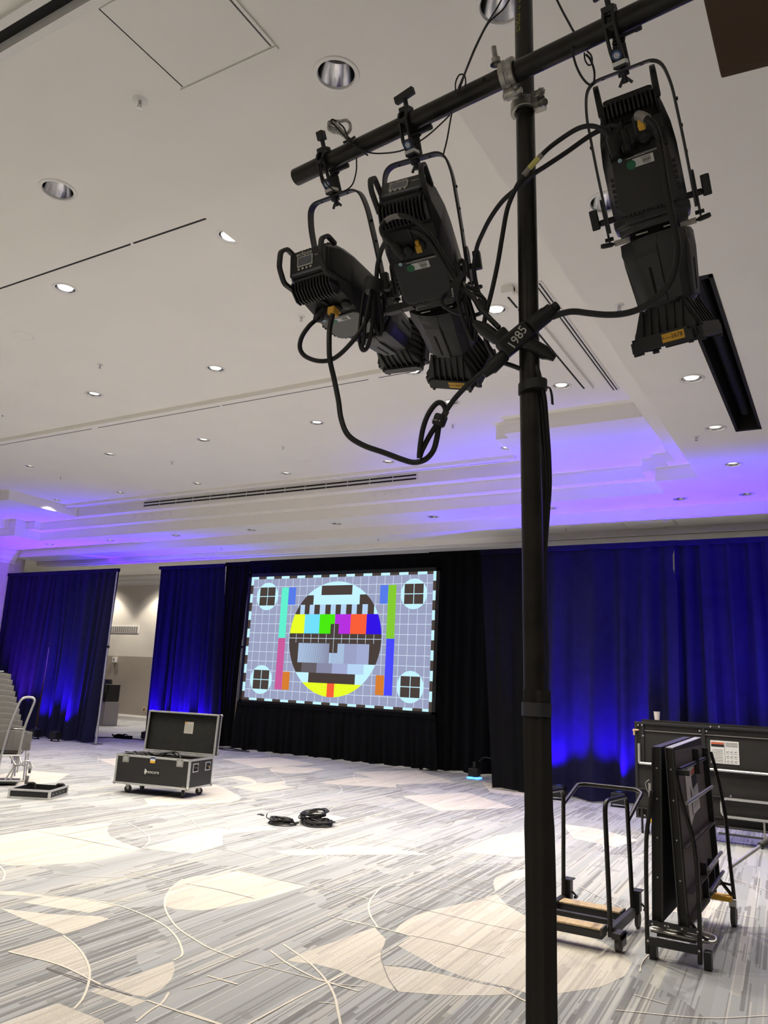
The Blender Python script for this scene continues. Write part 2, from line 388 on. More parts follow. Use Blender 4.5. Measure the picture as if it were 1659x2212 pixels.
# unseen downlights added to brighten the hall come last
# sprinklers and ceiling speakers
def sprinkler(x, y, z, lab):
    t = thing('sprinkler', lab, 'sprinkler', (x, y, z), 0, 'ceiling sprinkler heads')
    m = MB(); m.lathe([(.001, -.004), (.03, -.006), (.042, 0)], n=18); m.build('escutcheon', M_WHITE, t, True)
    m = MB(); m.cyl((0, 0, -.004), (0, 0, -.03), .008); m.cyl((-.012, 0, -.022), (-.008, 0, -.05), .003, n=6); m.cyl((.012, 0, -.022), (.008, 0, -.05), .003, n=6); m.build('frame', M_CHROME, t)
    m = MB(); m.lathe([(.001, -.05), (.018, -.05), (.018, -.053), (.001, -.054)], n=14); m.build('deflector', M_CHROME, t)
for x, y, z, lab in ((-3.072, 2.39, Z4, 'sprinkler head beside the upper left access hatch'), (-4.786, 6.113, Z0, 'sprinkler head just left of the leftmost spotlight'), (-7.932, 6.113, Z0, 'sprinkler head in the coffer at the far left of the near bay'),
        (-7.858, 9.823, Z0, 'sprinkler head in the far bay below the hanging cable loop'), (-10.377, 9.813, Z0, 'sprinkler head in the far bay, middle of the left half'), (-13.46, 9.813, Z0, 'sprinkler head in the far bay nearest the left wall'),
        (-4.776, 9.865, Z0, 'sprinkler head in the far bay beside the velcro tie'), (-1.439, 6.051, Z3, 'sprinkler head in the low ceiling left of the rightmost spotlight nose'), (-1.421, 9.771, Z3, 'sprinkler head in the low ceiling near the end of the black slot'),
        (-8.255, 13.689, Z4, 'sprinkler head in the soffit over the projection screen'), (-12.54, 13.689, Z4, 'sprinkler head in the soffit over the blue drape'), (-4.284, 13.742, Z4, 'sprinkler head in the soffit beside the black post')):
    sprinkler(x, y, z, lab)
for x, y, lab in ((-8.099, 5.131, 'flat round ceiling speaker at the left edge of the photo'), (-8.026, 10.628, 'flat round ceiling speaker in the far bay above the air slot'), (-12.3, 10.68, 'flat round ceiling speaker in the far bay, left one')):
    t = thing('ceiling_speaker', lab, 'speaker', (x, y, Z0), 0, 'flush ceiling speakers')
    m = MB(); m.lathe([(.001, -.006), (.1, -.006), (.112, -.003), (.115, 0)], n=28); m.build('grille', M_PLASTER, t, True)
    m = MB(); m.lathe([(.115, 0), (.122, -.005), (.128, 0)], n=28); m.build('rim', M_PLASTER, t, True)
for k, x in enumerate((-13.888, -13.616, -13.334, -13.042, -12.77, -7.493, -7.252, -6.981, -6.709, -6.427)):
    t = thing('wall_plate', 'small square cover plate on the bulkhead %s the air slot, %s from the left' % ('left of' if k < 5 else 'right under', ORD[k % 5]), 'cover plate', (x, 12.206, 5.166), 0, 'square bulkhead cover plates')
    m = MB(); m.bb(-.075, .075, -.01, 0, -.045, .045); m.build('plate', M_PLASTER, t, bevel=.003)
    m = MB(); m.bb(-.035, .035, -.014, -.01, -.025, .025); m.build('insert', M_WHITE, t)
# lobby fittings
t = thing('wall_vent', 'grey slatted air grille on the lobby wall between the drapes', 'air vent', (-23.8, YF, 3.3))
m = MB(); m.bb(-.85, .85, -.02, 0, -.14, .14); m.build('frame', M_WHITE, t)
for k in range(14):
    m = MB(); m.bb(-.8 + k * .116, -.8 + k * .116 + .08, -.03, -.02, -.11, .11); m.build('slat', M_DISP, t)
t = thing('wall_outlet', 'small beige outlet low on the lobby wall', 'outlet', (-22.2, YF, .42)); m = MB(); m.bb(-.06, .06, -.015, 0, -.09, .09); m.build('cover', M_WOOD, t); m = MB(); m.bb(-.03, .03, -.018, -.015, -.05, .05); m.build('socket', M_INK, t)
t = thing('exit_detector', 'small white detector box on the lobby wall beside the drape edge', 'detector', (-24.0, YF, 2.15)); m = MB(); m.bb(-.09, .09, -.1, 0, -.1, .1); m.build('housing', M_WHITE, t, bevel=.01); m = MB(); m.cyl((0, -.1, .02), (0, -.12, .02), .03); m.build('lens', M_GREYP, t)
t = thing('water_dispenser', 'grey and black water dispenser standing behind the left drape edge', 'water dispenser', (-20.9, 18.1, 0))
m = MB(); m.bb(-.3, .3, -.3, .3, 0, .75); m.build('cabinet', M_DISP, t, bevel=.02)
m = MB(); m.bb(-.28, .28, -.27, .27, .75, 1.3).bb(-.28, .28, -.35, -.2, 1.05, 1.3); m.build('brewer', M_BLKP, t, bevel=.02)
m = MB(); m.cyl((0, -.05, 1.3), (0, -.05, 1.45), .17, .14); m.build('lid', M_BLKP, t)
m = MB(); m.bb(-.15, .15, -.33, -.27, .75, .8).cyl((0, -.3, .95), (0, -.3, 1.05), .02); m.build('tap', M_CHROME, t)

# ------------------------------------------------------------------ drapes
def drape(label, x0t, x1t, x0b, x1b, y, zt, zb, mt, amp=.05, wl=.22, seed=1, group=None, edge=None, pool=.0, flat=None):
    """pleated curtain: folds deepen towards the hem; edge(z, side) shifts the free edges"""
    rnd = random.Random(seed)
    L = max(x1t - x0t, .2); nx = max(6, int(L / .028)); nz = 18
    ph = [rnd.uniform(0, 6.28) for _ in range(6)]
    m = MB(); G = []
    for j in range(nz + 1):
        s = j / nz; row = []
        for i in range(nx + 1):
            u = i / nx
            xt = x0t + (x1t - x0t) * u; xb = x0b + (x1b - x0b) * u
            z = zt + (zb - zt) * s
            x = xt + (xb - xt) * s
            if edge: x += edge(z, u)
            q = u * L / wl * 2 * PI
            f = math.sin(q + 1.3 * math.sin(q * .23 + ph[0]) + ph[1]) + .55 * math.sin(q * .47 + ph[2] + .9 * math.sin(q * .11 + ph[3])) + .25 * math.sin(q * 2.1 + ph[4])
            a = amp * (.35 + .9 * s ** .7)
            if flat: a *= flat(x)
            f = math.copysign(abs(f) ** .8, f)
            yy = y + a * f + .02 * math.sin(3 * s + ph[5]) - pool * max(0, s - .9) * 10 * (.6 + .4 * math.sin(q * .5))
            row.append((x + .018 * s * math.sin(q * .31 + ph[2]), yy, max(z + (.012 * math.sin(q * .4) if j == nz else 0), .004)))
        G.append(m._v(row))
    for j in range(nz):
        for i in range(nx): m._f([G[j][i], G[j][i + 1], G[j + 1][i + 1], G[j + 1][i]])
    c = Vector(((x0t + x1t) / 2, y, 0))
    t = thing('drape', label, 'curtain', c, 0, group)
    m.xf(Matrix.Translation(-c)); o = m.build('fabric', mt, t, True)
    p = MB(); p.tube([(x0t - c.x, 0, zt - .03), (x1t - c.x, 0, zt - .03)], .022, 8).bb(x0t - c.x, x1t - c.x, -.035, .035, zt - .07, zt + .012); p.build('rod_pocket', mt, t)
    return t
GD = 'pipe and drape curtains'
YL = 13.2
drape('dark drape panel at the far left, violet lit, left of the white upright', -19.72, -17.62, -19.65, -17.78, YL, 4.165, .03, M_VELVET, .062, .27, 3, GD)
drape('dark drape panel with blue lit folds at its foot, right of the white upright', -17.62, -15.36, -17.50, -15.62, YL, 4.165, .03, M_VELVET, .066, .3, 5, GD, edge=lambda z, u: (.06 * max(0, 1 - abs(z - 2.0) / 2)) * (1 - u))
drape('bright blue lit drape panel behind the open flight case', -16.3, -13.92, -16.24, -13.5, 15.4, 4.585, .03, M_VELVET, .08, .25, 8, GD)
drape('narrow black drape between the blue drape and the projection screen', -13.95, -13.1, -13.75, -13.22, 15.47, 4.62, .03, M_VELVETD, .04, .2, 9, GD)
drape('black drape strip stretched over the top of the projection screen', -13.12, -7.3, -13.12, -7.3, 15.47, 4.63, 4.15, M_VELVETD, .012, .3, 10, GD)
drape('black skirt hanging below the projection screen down to the carpet', -12.95, -7.55, -12.98, -7.5, 15.23, 1.12, .03, M_VELVETD, .035, .2, 11, GD)
drape('wide black drape right of the projection screen', -7.95, -5.3, -7.95, -5.2, 15.45, 4.64, .03, M_VELVETD, .05, .26, 12, GD)
drape('plain black drape leg just left of the black post', -5.86, -4.75, -5.5, -4.72, 13.48, 4.255, .03, M_VELVETD, .03, .42, 13, GD)
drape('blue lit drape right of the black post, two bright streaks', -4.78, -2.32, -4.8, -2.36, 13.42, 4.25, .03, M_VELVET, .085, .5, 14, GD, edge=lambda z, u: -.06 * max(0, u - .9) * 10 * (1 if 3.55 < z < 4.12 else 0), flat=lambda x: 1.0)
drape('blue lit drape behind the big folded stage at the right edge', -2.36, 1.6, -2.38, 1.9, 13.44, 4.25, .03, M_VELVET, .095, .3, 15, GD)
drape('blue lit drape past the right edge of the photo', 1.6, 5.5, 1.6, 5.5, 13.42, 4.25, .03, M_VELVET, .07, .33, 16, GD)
# uprights of the pipe and drape
def upright(x, y, h, lab):
    t = thing('drape_upright', lab, 'drape pole', (x, y, 0), 0, 'drape uprights')
    m = MB(); m.cyl((0, 0, .012), (0, 0, h * .55), .025); m.build('outer_tube', M_ALU, t, True)
    m = MB(); m.cyl((0, 0, h * .55), (0, 0, h), .02); m.build('inner_tube', M_ALU, t, True)
    m = MB(); m.cyl((0, 0, h * .55 - .04), (0, 0, h * .55 + .02), .032).cyl((.03, 0, h * .55 - .01), (.06, 0, h * .55 - .01), .01); m.build('collar', M_BLKP, t)
    m = MB(); m.bb(-.08, .08, -.08, .14, 0, .012); m.build('base_plate', M_BLKP, t)
upright(-17.66, 13.27, 4.12, 'white lit upright showing in the gap of the left drapes')
upright(-15.42, 13.2, 4.14, 'silver upright standing free at the right edge of the left drape')
upright(-13.28, 15.62, 4.5, 'upright in the gap left of the projection screen')
upright(-5.0, 13.62, 4.2, 'upright behind the black drape leg')
t = thing('wooden_door', 'brown wooden door seen through the slit in the left drapes', 'door', (-20.6, 15.6, 0))
m = MB(); m.bb(-.55, .55, -.03, .03, .0, 2.2); m.build('leaf', M_BRONZE, t)
m = MB(); m.bb(-.62, -.55, -.06, .06, 0, 2.27).bb(.55, .62, -.06, .06, 0, 2.27).bb(-.62, .62, -.06, .06, 2.2, 2.27); m.build('frame', M_TRIM, t)
m = MB(); m.cyl((.45, -.06, 1.02), (.45, -.1, 1.02), .025).cyl((.45, -.1, 1.02), (.32, -.1, 1.02), .01); m.build('handle', M_CHROME, t)
# ------------------------------------------------------------------ projection screen with its test chart
SX0, SX1, SZ0, SZ1 = -12.97, -7.59, 1.07, 4.28
t = thing('projection_screen', 'large projection screen showing a colour test chart in front of black drape', 'projection screen', ((SX0 + SX1) / 2, 15.3, 0))
cx = (SX0 + SX1) / 2
m = MB()
fr = .085
for a in ((SX0, SX1, SZ1 - fr, SZ1), (SX0, SX1, SZ0, SZ0 + fr + .03), (SX0, SX0 + fr, SZ0, SZ1), (SX1 - fr, SX1, SZ0, SZ1)): m.bb(a[0] - cx, a[1] - cx, -.03, .03, a[2], a[3])
m.build('border', M_BLKP, t)
for x in (SX0 + .3, SX1 - .3):
    m = MB(); m.bb(x - cx - .03, x - cx + .03, -.02, .04, 0, SZ0 + .02); m.build('leg', M_BLKP, t)
PX0, PX1, PZ0, PZ1 = SX0 + fr - .005 - cx, SX1 - fr + .005 - cx, SZ0 + fr + .02, SZ1 - fr + .005
def P(u, v, l): return (PX0 + (PX1 - PX0) * u, -.012 - .0008 * l, PZ1 + (PZ0 - PZ1) * v)
CH = {'bg': (150, 156, 186), 'line': (205, 222, 240), 'white': (190, 236, 250), 'dark': (72, 62, 58), 'yel': (226, 250, 40), 'cyan': (110, 216, 250), 'grn': (72, 226, 18), 'mag': (176, 48, 216), 'red': (240, 92, 56), 'blu': (50, 22, 222),
      'aqua': (96, 232, 200), 'pink': (196, 88, 150), 'sky': (84, 120, 226), 'org': (208, 122, 48), 'leaf': (128, 196, 50), 'ublu': (70, 70, 250), 'g1': (98, 92, 100), 'g2': (132, 134, 160), 'g3': (158, 166, 204), 'g4': (176, 206, 236)}
CK = list(CH); CM = [glow('chart_' + k, rgb(*CH[k]), 1.0) for k in CK]
ch = MB()
RU, RV, CU, CV = .2458, .4404, .4995, .4975
circ = [(CU + RU * math.cos(2 * PI * k / 96), CV + RV * math.sin(2 * PI * k / 96)) for k in range(96)]
def clip(poly, axis, lim, keep_less):
    out = []
    for i in range(len(poly)):
        a, b = poly[i], poly[(i + 1) % len(poly)]
        ia = (a[axis] <= lim) == keep_less or a[axis] == lim; ib = (b[axis] <= lim) == keep_less or b[axis] == lim
        if ia: out.append(a)
        if ia != ib:
            tt = (lim - a[axis]) / (b[axis] - a[axis]); out.append(tuple(a[k] + (b[k] - a[k]) * tt for k in (0, 1)))
    return out
def rect(u0, v0, u1, v1, c, l):
    ch.mi = CK.index(c); ch.poly([P(u0, v0, l), P(u1, v0, l), P(u1, v1, l), P(u0, v1, l)])
def crect(u0, v0, u1, v1, c, l):
    p = circ
    for ax, lim, less in ((0, u0, False), (0, u1, True), (1, v0, False), (1, v1, True)):
        p = clip(p, ax, lim, less)
        if len(p) < 3: return
    ch.mi = CK.index(c); ch.poly([P(u, v, l) for u, v in p])
U = lambda k: .4995 + .0415 * k
V = lambda r: .0125 + .0749 * r
rect(0, 0, 1, 1, 'bg', 0)
for k in range(-12, 13): rect(U(k) - .0011, 0, U(k) + .0011, 1, 'line', 1)
for r in range(0, 14): rect(0, V(r) - .002, 1, V(r) + .002, 'line', 1)
for k in range(22):
    c = 'white' if k % 2 == 0 else 'dark'
    rect(k / 22, 0, (k + 1) / 22, .022, c, 2); rect(k / 22, .978, (k + 1) / 22, 1, 'dark' if k % 2 == 0 else 'white', 2)
for k in range(14):
    c = 'white' if k % 2 == 0 else 'dark'
    rect(0, k / 14, .016, (k + 1) / 14, c, 3); rect(.984, k / 14, 1, (k + 1) / 14, c, 3)
for a in ((.189, .095, .2295, .5, 'aqua'), (.19, .5, .2305, .902, 'pink'), (.2295, .095, .272, .236, 'sky'), (.231, .763, .271, .902, 'org'),
          (.727, .095, .767, .236, 'sky'), (.768, .095, .808, .493, 'leaf'), (.770, .493, .8095, .902, 'ublu'), (.727, .76, .768, .902, 'org')): rect(*a, 2)
for (u, v) in ((.1055, .165), (.894, .1645), (.1068, .832), (.894, .833)):
    ch.mi = CK.index('white'); ch.poly([P(u + .0635 * math.cos(2 * PI * k / 48), v + .113 * math.sin(2 * PI * k / 48), 2) for k in range(48)])
    for su in (-1, 1):
        for sv in (-1, 1): rect(u + su * .0016, v + sv * .003, u + su * .046, v + sv * .0745, 'dark', 3)
crect(0, 0, 1, 1, 'white', 2)
rect(U(-2), V(1), U(2), V(2), 'dark', 3)
crect(0, V(2), U(-3), V(3), 'dark', 3); crect(U(3), V(2), 1, V(3), 'dark', 3)
crect(0, V(3), 1, V(4), 'dark', 3)
for a, b in ((-4.7, -4.1), (-3.45, -2.8), (-2.08, -1.34), (-.65, 0), (.67, 1.36), (2.07, 2.7), (3.4, 4.07)): rect(U(a), V(3), U(b), V(4), 'g4', 4)
crect(U(4.85), V(3), 1, V(4), 'white', 4)
for a, b, c in ((-9, -4, 'yel'), (-4, -2, 'cyan'), (-2, 0, 'grn'), (0, 2, 'mag'), (2, 4, 'red'), (4, 9, 'blu')): crect(U(a), V(4), U(b), V(6), c, 3)
crect(0, V(6), 1, V(7), 'dark', 3); crect(0, V(7), U(-4.6), V(9), 'dark', 3); crect(U(4.5), V(7), 1, V(9), 'dark', 3)
rect(U(-4.6), V(7), U(-.4), V(9), 'g4', 3); rect(U(-.4), V(7), U(1.4), V(9), 'g4', 3); rect(U(1.4), V(7), U(3), V(9), 'g3', 3); rect(U(3), V(7), U(4.5), V(9), 'g3', 3)
x = -4.55
while x < -.5:
    rect(U(x), V(7), U(x + .05 + .012 * (x + 4.6)), V(9), 'g2', 4); x += .15 - .012 * (x + 4.6)
x = -.3
while x < 3:
    rect(U(x), V(7), U(x + .03), V(9), 'g2', 4); x += .085
for k in range(-5, 6): rect(U(k) - .001, V(6.05), U(k) + .001, V(6.95), 'line', 4)
crect(0, V(6.5) - .002, 1, V(6.5) + .002, 'line', 5)
rect(U(-.5), V(5), U(.55), V(7.95), 'dark', 6); rect(U(0) - .001, V(5.05), U(0) + .001, V(7.9), 'line', 7); rect(U(-.5), V(6.5) - .002, U(.55), V(6.5) + .002, 'line', 7)
for a, b, c in ((-9, -4, 'dark'), (-4, -2, 'g1'), (-2, 0, 'g2'), (0, 1.95, 'g3'), (1.95, 3.95, 'g4')): crect(U(a), V(9), U(b), V(10), c, 3)
rect(U(-3), V(10), U(2.95), V(11), 'dark', 3)
crect(0, V(11), 1, 1, 'yel', 3); crect(U(-.5), V(11), U(.43), 1, 'red', 4)
ch.build('test_chart', CM, t)
# ------------------------------------------------------------------ uplights at the foot of the drapes
def uplight(x, y, lab, power, col=UP_COL, tilt=.2, size=80, tiltx=0.0):
    t = thing('uplight', lab, 'stage light', (x, y, 0), 0, 'drape uplights')
    m = MB(); m.bb(-.11, .11, -.1, .1, .05, .22); m.build('housing', M_BLKP, t, bevel=.012)
    m = MB(); m.lathe([(.085, .222), (.085, .235), (.07, .235), (.068, .224)], n=20); m.build('bezel', M_BLK, t)
    m = MB(); m.lathe([(.001, .2245), (.068, .2245)], n=20); m.build('lens', M_LENS, t)
    for sx in (-1, 1):
        m = MB(); m.bb(sx * .12 - .006, sx * .12 + .006, -.02, .02, 0, .16); m.build('bracket_arm', M_BLKP, t)
    m = MB(); m.bb(-.126, .126, -.05, .05, 0, .012); m.build('foot', M_BLKP, t)
    d = bpy.data.lights.new('uplight_beam', 'SPOT'); d.energy = power; d.color = col; d.spot_size = math.radians(size); d.spot_blend = 1.0; d.shadow_soft_size = .06
    o = bpy.data.objects.new('beam', d); COL.objects.link(o); o.parent = t; o.location = (0, 0, .26); o.rotation_euler = (PI - tilt, tiltx, 0)
UPW = 1000
uplight(-16.45, 12.86, 'small black uplight on the carpet at the foot of the left drape', UPW * 1.1, size=92, tilt=.12)
uplight(-17.25, 12.9, 'black uplight in the slit of the left drapes', UPW * .5)
uplight(-18.2, 12.5, 'violet uplight hidden behind the stacked chairs', UPW * .9, (.2, .02, 1.0))
for k, x in enumerate((-15.75, -14.85, -14.0)): uplight(x, 15.08, 'uplight hidden behind the open flight case, %s from the left' % ORD[k], UPW * .95, size=96, tilt=.14)
uplight(-4.22, 13.12, 'black uplight can on the carpet behind the platform truck', UPW * 1.0, size=92, tilt=.08)
uplight(-3.25, 13.12, 'uplight behind the left end of the big folded stage', UPW * 1.0, size=92, tilt=.08)
uplight(-1.6, 12.4, 'uplight hidden behind the big folded stage', UPW * .9)
uplight(-.35, 12.4, 'uplight hidden behind the big folded stage, right one', UPW * 1.1)
uplight(2.2, 12.4, 'uplight past the right edge of the photo', UPW)
t = thing('floor_light', 'small black wash light glowing blue on the carpet before the black drape', 'stage light', (-6.42, 14.72, 0))
m = MB(); m.bb(-.1, .1, -.08, .08, .04, .2).bb(-.03, .03, -.03, .03, .2, .32); m.build('housing', M_BLKP, t, bevel=.01)
m = MB(); m.bb(-.12, .12, -.1, .1, .012, .03); m.build('diode_plate', M_BLED, t)
m = MB(); m.bb(-.02, .02, -.02, .02, 0, .05); m.build('foot', M_BLKP, t)
tag(MB().tube(smooth_path([(-6.35, 14.75, .33), (-6.2, 14.75, .42), (-5.95, 14.75, .34), (-5.8, 14.72, .1), (-5.6, 14.6, .012), (-5.2, 14.4, .012), (-4.9, 14.3, .012)], 6), .012, 8).build('power_cable', M_CABLE, None, True), 'black cable arching from the small blue floor light to the drape leg', 'cable')
tag(MB().tube(smooth_path([(-13.3, 15.0, .012), (-13.0, 14.9, .014), (-12.6, 14.95, .012), (-12.3, 15.02, .014), (-12.5, 15.1, .012), (-13.0, 15.12, .03), (-13.3, 15.1, .012)], 6), .014, 8).build('power_cable', M_CABLE, None, True), 'black cable heap lying at the left foot of the screen skirt', 'cable')
tag(MB().tube(smooth_path([(-17.6, 14.0, .012), (-17.0, 14.3, .012), (-16.7, 14.9, .013), (-16.2, 15.1, .012), (-15.9, 15.05, .012)], 6), .014, 8).build('power_cable', M_CABLE, None, True), 'black cable running across the carpet to the blue drape', 'cable')
m = MB()
for k in range(16):
    a = k * 2.399; r = .16 * math.sqrt(k / 16)
    m.tube(smooth_path([(-16.55 + r * math.cos(a) + .22 * math.cos(b + k), 15.0 + r * .4 * math.sin(a) + .1 * math.sin(b + k), .02 + .09 * (k / 16) * (1 + math.sin(b * 2 + k)) * .5) for b in (0, 1.3, 2.6, 3.9, 5.2)], 4, True), .013, 6, loop=True)
tag(m.build('bunched_cloth', M_VELVETD, None, True), 'black cloth and cable heap at the left foot of the blue drape', 'cloth')

# ------------------------------------------------------------------ lighting post, cross bar, couplers
BA, BD = Vector((-1.3669, 1.6655, 3.1672)), Vector((.9948, -.0994, .024)).normalized()
BR = .0252
def pole_at(z): return Vector((-.55 - .0257 * z, 1.675, z))
t = thing('lighting_post', 'tall black steel lighting post carrying the cross bar of spotlights', 'post', pole_at(0))
m = MB(); m.tube([pole_at(z) - pole_at(0) for z in (.02, 1.3, 2.6, 3.95)], .0243, 24); m.build('tube', M_PIPE, t, True)
m = MB(); m.bb(-.32, .32, -.32, .32, 0, .02); m.build('base_plate', M_BLK, t, bevel=.004)
m = MB(); m.cyl((0, 0, .02), (-.003, 0, .1), .036); m.build('socket', M_BLK, t)
me = text_mesh('Encore S', .029, .0002, 'LEFT')
m = MB(); mm = axes((0, 0, -1), (1, 0, 0), (0, -1, 0)); bm2 = []
for v in me.vertices:
    px = -v.co.y - .011
    v.co = Vector((px, -math.sqrt(max(0, .0248 ** 2 - px * px)), v.co.x))
m.mesh(me, Matrix.Translation(pole_at(3.367) - pole_at(0))); m.build('lettering', M_YINK, t, label='yellow hand lettering')
# fabric cable sleeve wrapped round the lower post
t = thing('cable_sleeve', 'black fabric cable sleeve wrapped round the lower half of the post', 'cable sleeve', pole_at(0))
m = MB(); R = []
for j in range(60):
    z = .03 + 1.63 * j / 59
    c = pole_at(z) - pole_at(0) + Vector((.003, 0, 0))
    ring = []
    for k in range(48):
        a = 2 * PI * k / 48
        r = .0275 + .0020 * math.sin(5 * a + 1.2 * math.sin(z * 2.3)) + .0019 * math.sin(9 * a - z * 1.5) + .0012 * math.sin(z * 11 + a) + (.0015 if z < 1.4 else 0)
        ring.append(c + Vector((math.cos(a) * r, math.sin(a) * r, z * 0)))
    R.append(ring)
m.rings(R); m.build('fabric', M_SLEEVE, t, True)
m = MB(); c0 = pole_at(1.62) - pole_at(0)
m.lathe([(.0318, -.015), (.0318, .014)], c0 + Vector((.003, 0, 0)), 28); m.build('tape_band', mat('black_tape', rgb(46, 46, 50), .35, noise=.1), t, True)
# cross bar
t = thing('cross_bar', 'horizontal black pipe clamped across the post, carrying three spotlights', 'pipe', BA)
E1 = 1.62
o = BD.orthogonal().normalized(); q = BD.cross(o)
m = MB()
ro = [[BD * s + (o * math.cos(2 * PI * k / 28) + q * math.sin(2 * PI * k / 28)) * r for k in range(28)] for s, r in ((0.09, .019), (0, .019), (0, BR), (E1, BR), (E1, .019))]
m.rings(ro); m.build('tube', M_PIPE, t, True)
m = MB(); pv = BD * .665 + Vector((0, -1, -.12)).normalized() * .0248
m.lathe([(.0001, .0012), (.006, .0012)], pv, 12, (0, -1, -.12)); m.build('drilled_hole', M_DARK, t)
# second upright out of frame that carries the right end of the bar
t = thing('lighting_post', 'second black lighting post past the right edge of the photo', 'post', (.13, 1.585, 0))
m = MB(); m.cyl((0, 0, .02), (0, 0, 3.95), .0243); m.build('tube', M_PIPE, t, True)
m = MB(); m.bb(-.32, .32, -.32, .32, 0, .02); m.build('base_plate', M_BLK, t)
# swivel coupler
cpt = BA + BD * .755
t = thing('pipe_coupler', 'galvanised swivel coupler joining the cross bar to the post', 'pipe clamp', cpt)
wv = Vector((0, -1, -.25)).normalized(); up = BD.cross(wv).normalized()
if up.z < 0: up = -up
m = MB()
for s in (-1, 1):
    P = [BD * (-.028 + s * .011) + (wv * math.cos(a) + up * math.sin(a)) * (BR + .007) for a in [math.radians(d) for d in range(-80, 96, 11)]]
    m.strap(P, BD, .016, .012)
P = [BD * -.028 + (wv * math.cos(a) + up * math.sin(a)) * (BR + .006) for a in [math.radians(d) for d in range(-60, 61, 12)]]
m.strap(P, BD, .034, .009)
m.bb(-.028 - .018, -.028 + .018, -.012, .012, BR, BR + .012)
m.build('front_jaw', M_STEEL, t, True, bevel=.002)
me = text_mesh('MERIDIAN\nB30', .0085, .0012)
m = MB(); m.mesh(me, axes(up * -1, BD, wv * -1 if False else wv, BD * -.028 + wv * (BR + .0105))); m.build('cast_lettering', M_ALU, t)
b0 = BD * -.055 + up * .028 + wv * .012
m = MB(); m.cyl(b0, b0 + up * .05 + wv * .006, .0065).lathe([(.0125, .008), (.0125, .022)], b0, 6, up, True); m.lathe([(.001, .006), (.016, .006), (.016, .008), (.001, .008)], b0, 16, up); m.build('bolt', M_STEEL, t)
m = MB()
m.cyl(BD * -.03 - up * .03, BD * -.03 - up * .03 + wv * .02, .011).box(BD * -.03 - up * .045, (.03, .03, .02)).cyl(BD * -.05 - up * .05, BD * .0 - up * .05, .008)
m.build('hinge', M_STEEL, t, True)
pc = pole_at(cpt.z) - cpt
m = MB()
P = [pc + Vector((math.sin(a) * .031, -math.cos(a) * .031, -.043)) for a in [math.radians(d) for d in range(-110, 111, 11)]]
m.strap(P, (0, 0, 1), .03, .011)
m.build('post_jaw', M_STEEL, t, True, bevel=.002)
m = MB(); m.cyl(pc + Vector((.03, -.02, -.042)), pc + Vector((.062, -.03, -.03)), .006).cyl(pc + Vector((.046, -.026, -.038)), pc + Vector((.058, -.03, -.033)), .011, n=6).box(pc + Vector((.045, -.01, -.055)), (.028, .02, .03)).cyl(pc + Vector((.05, -.02, -.062)), pc + Vector((.065, -.03, -.07)), .009).box(pc + Vector((.035, -.018, -.04)), (.02, .018, .034)); m.build('swing_bolt', M_STEEL, t, True)

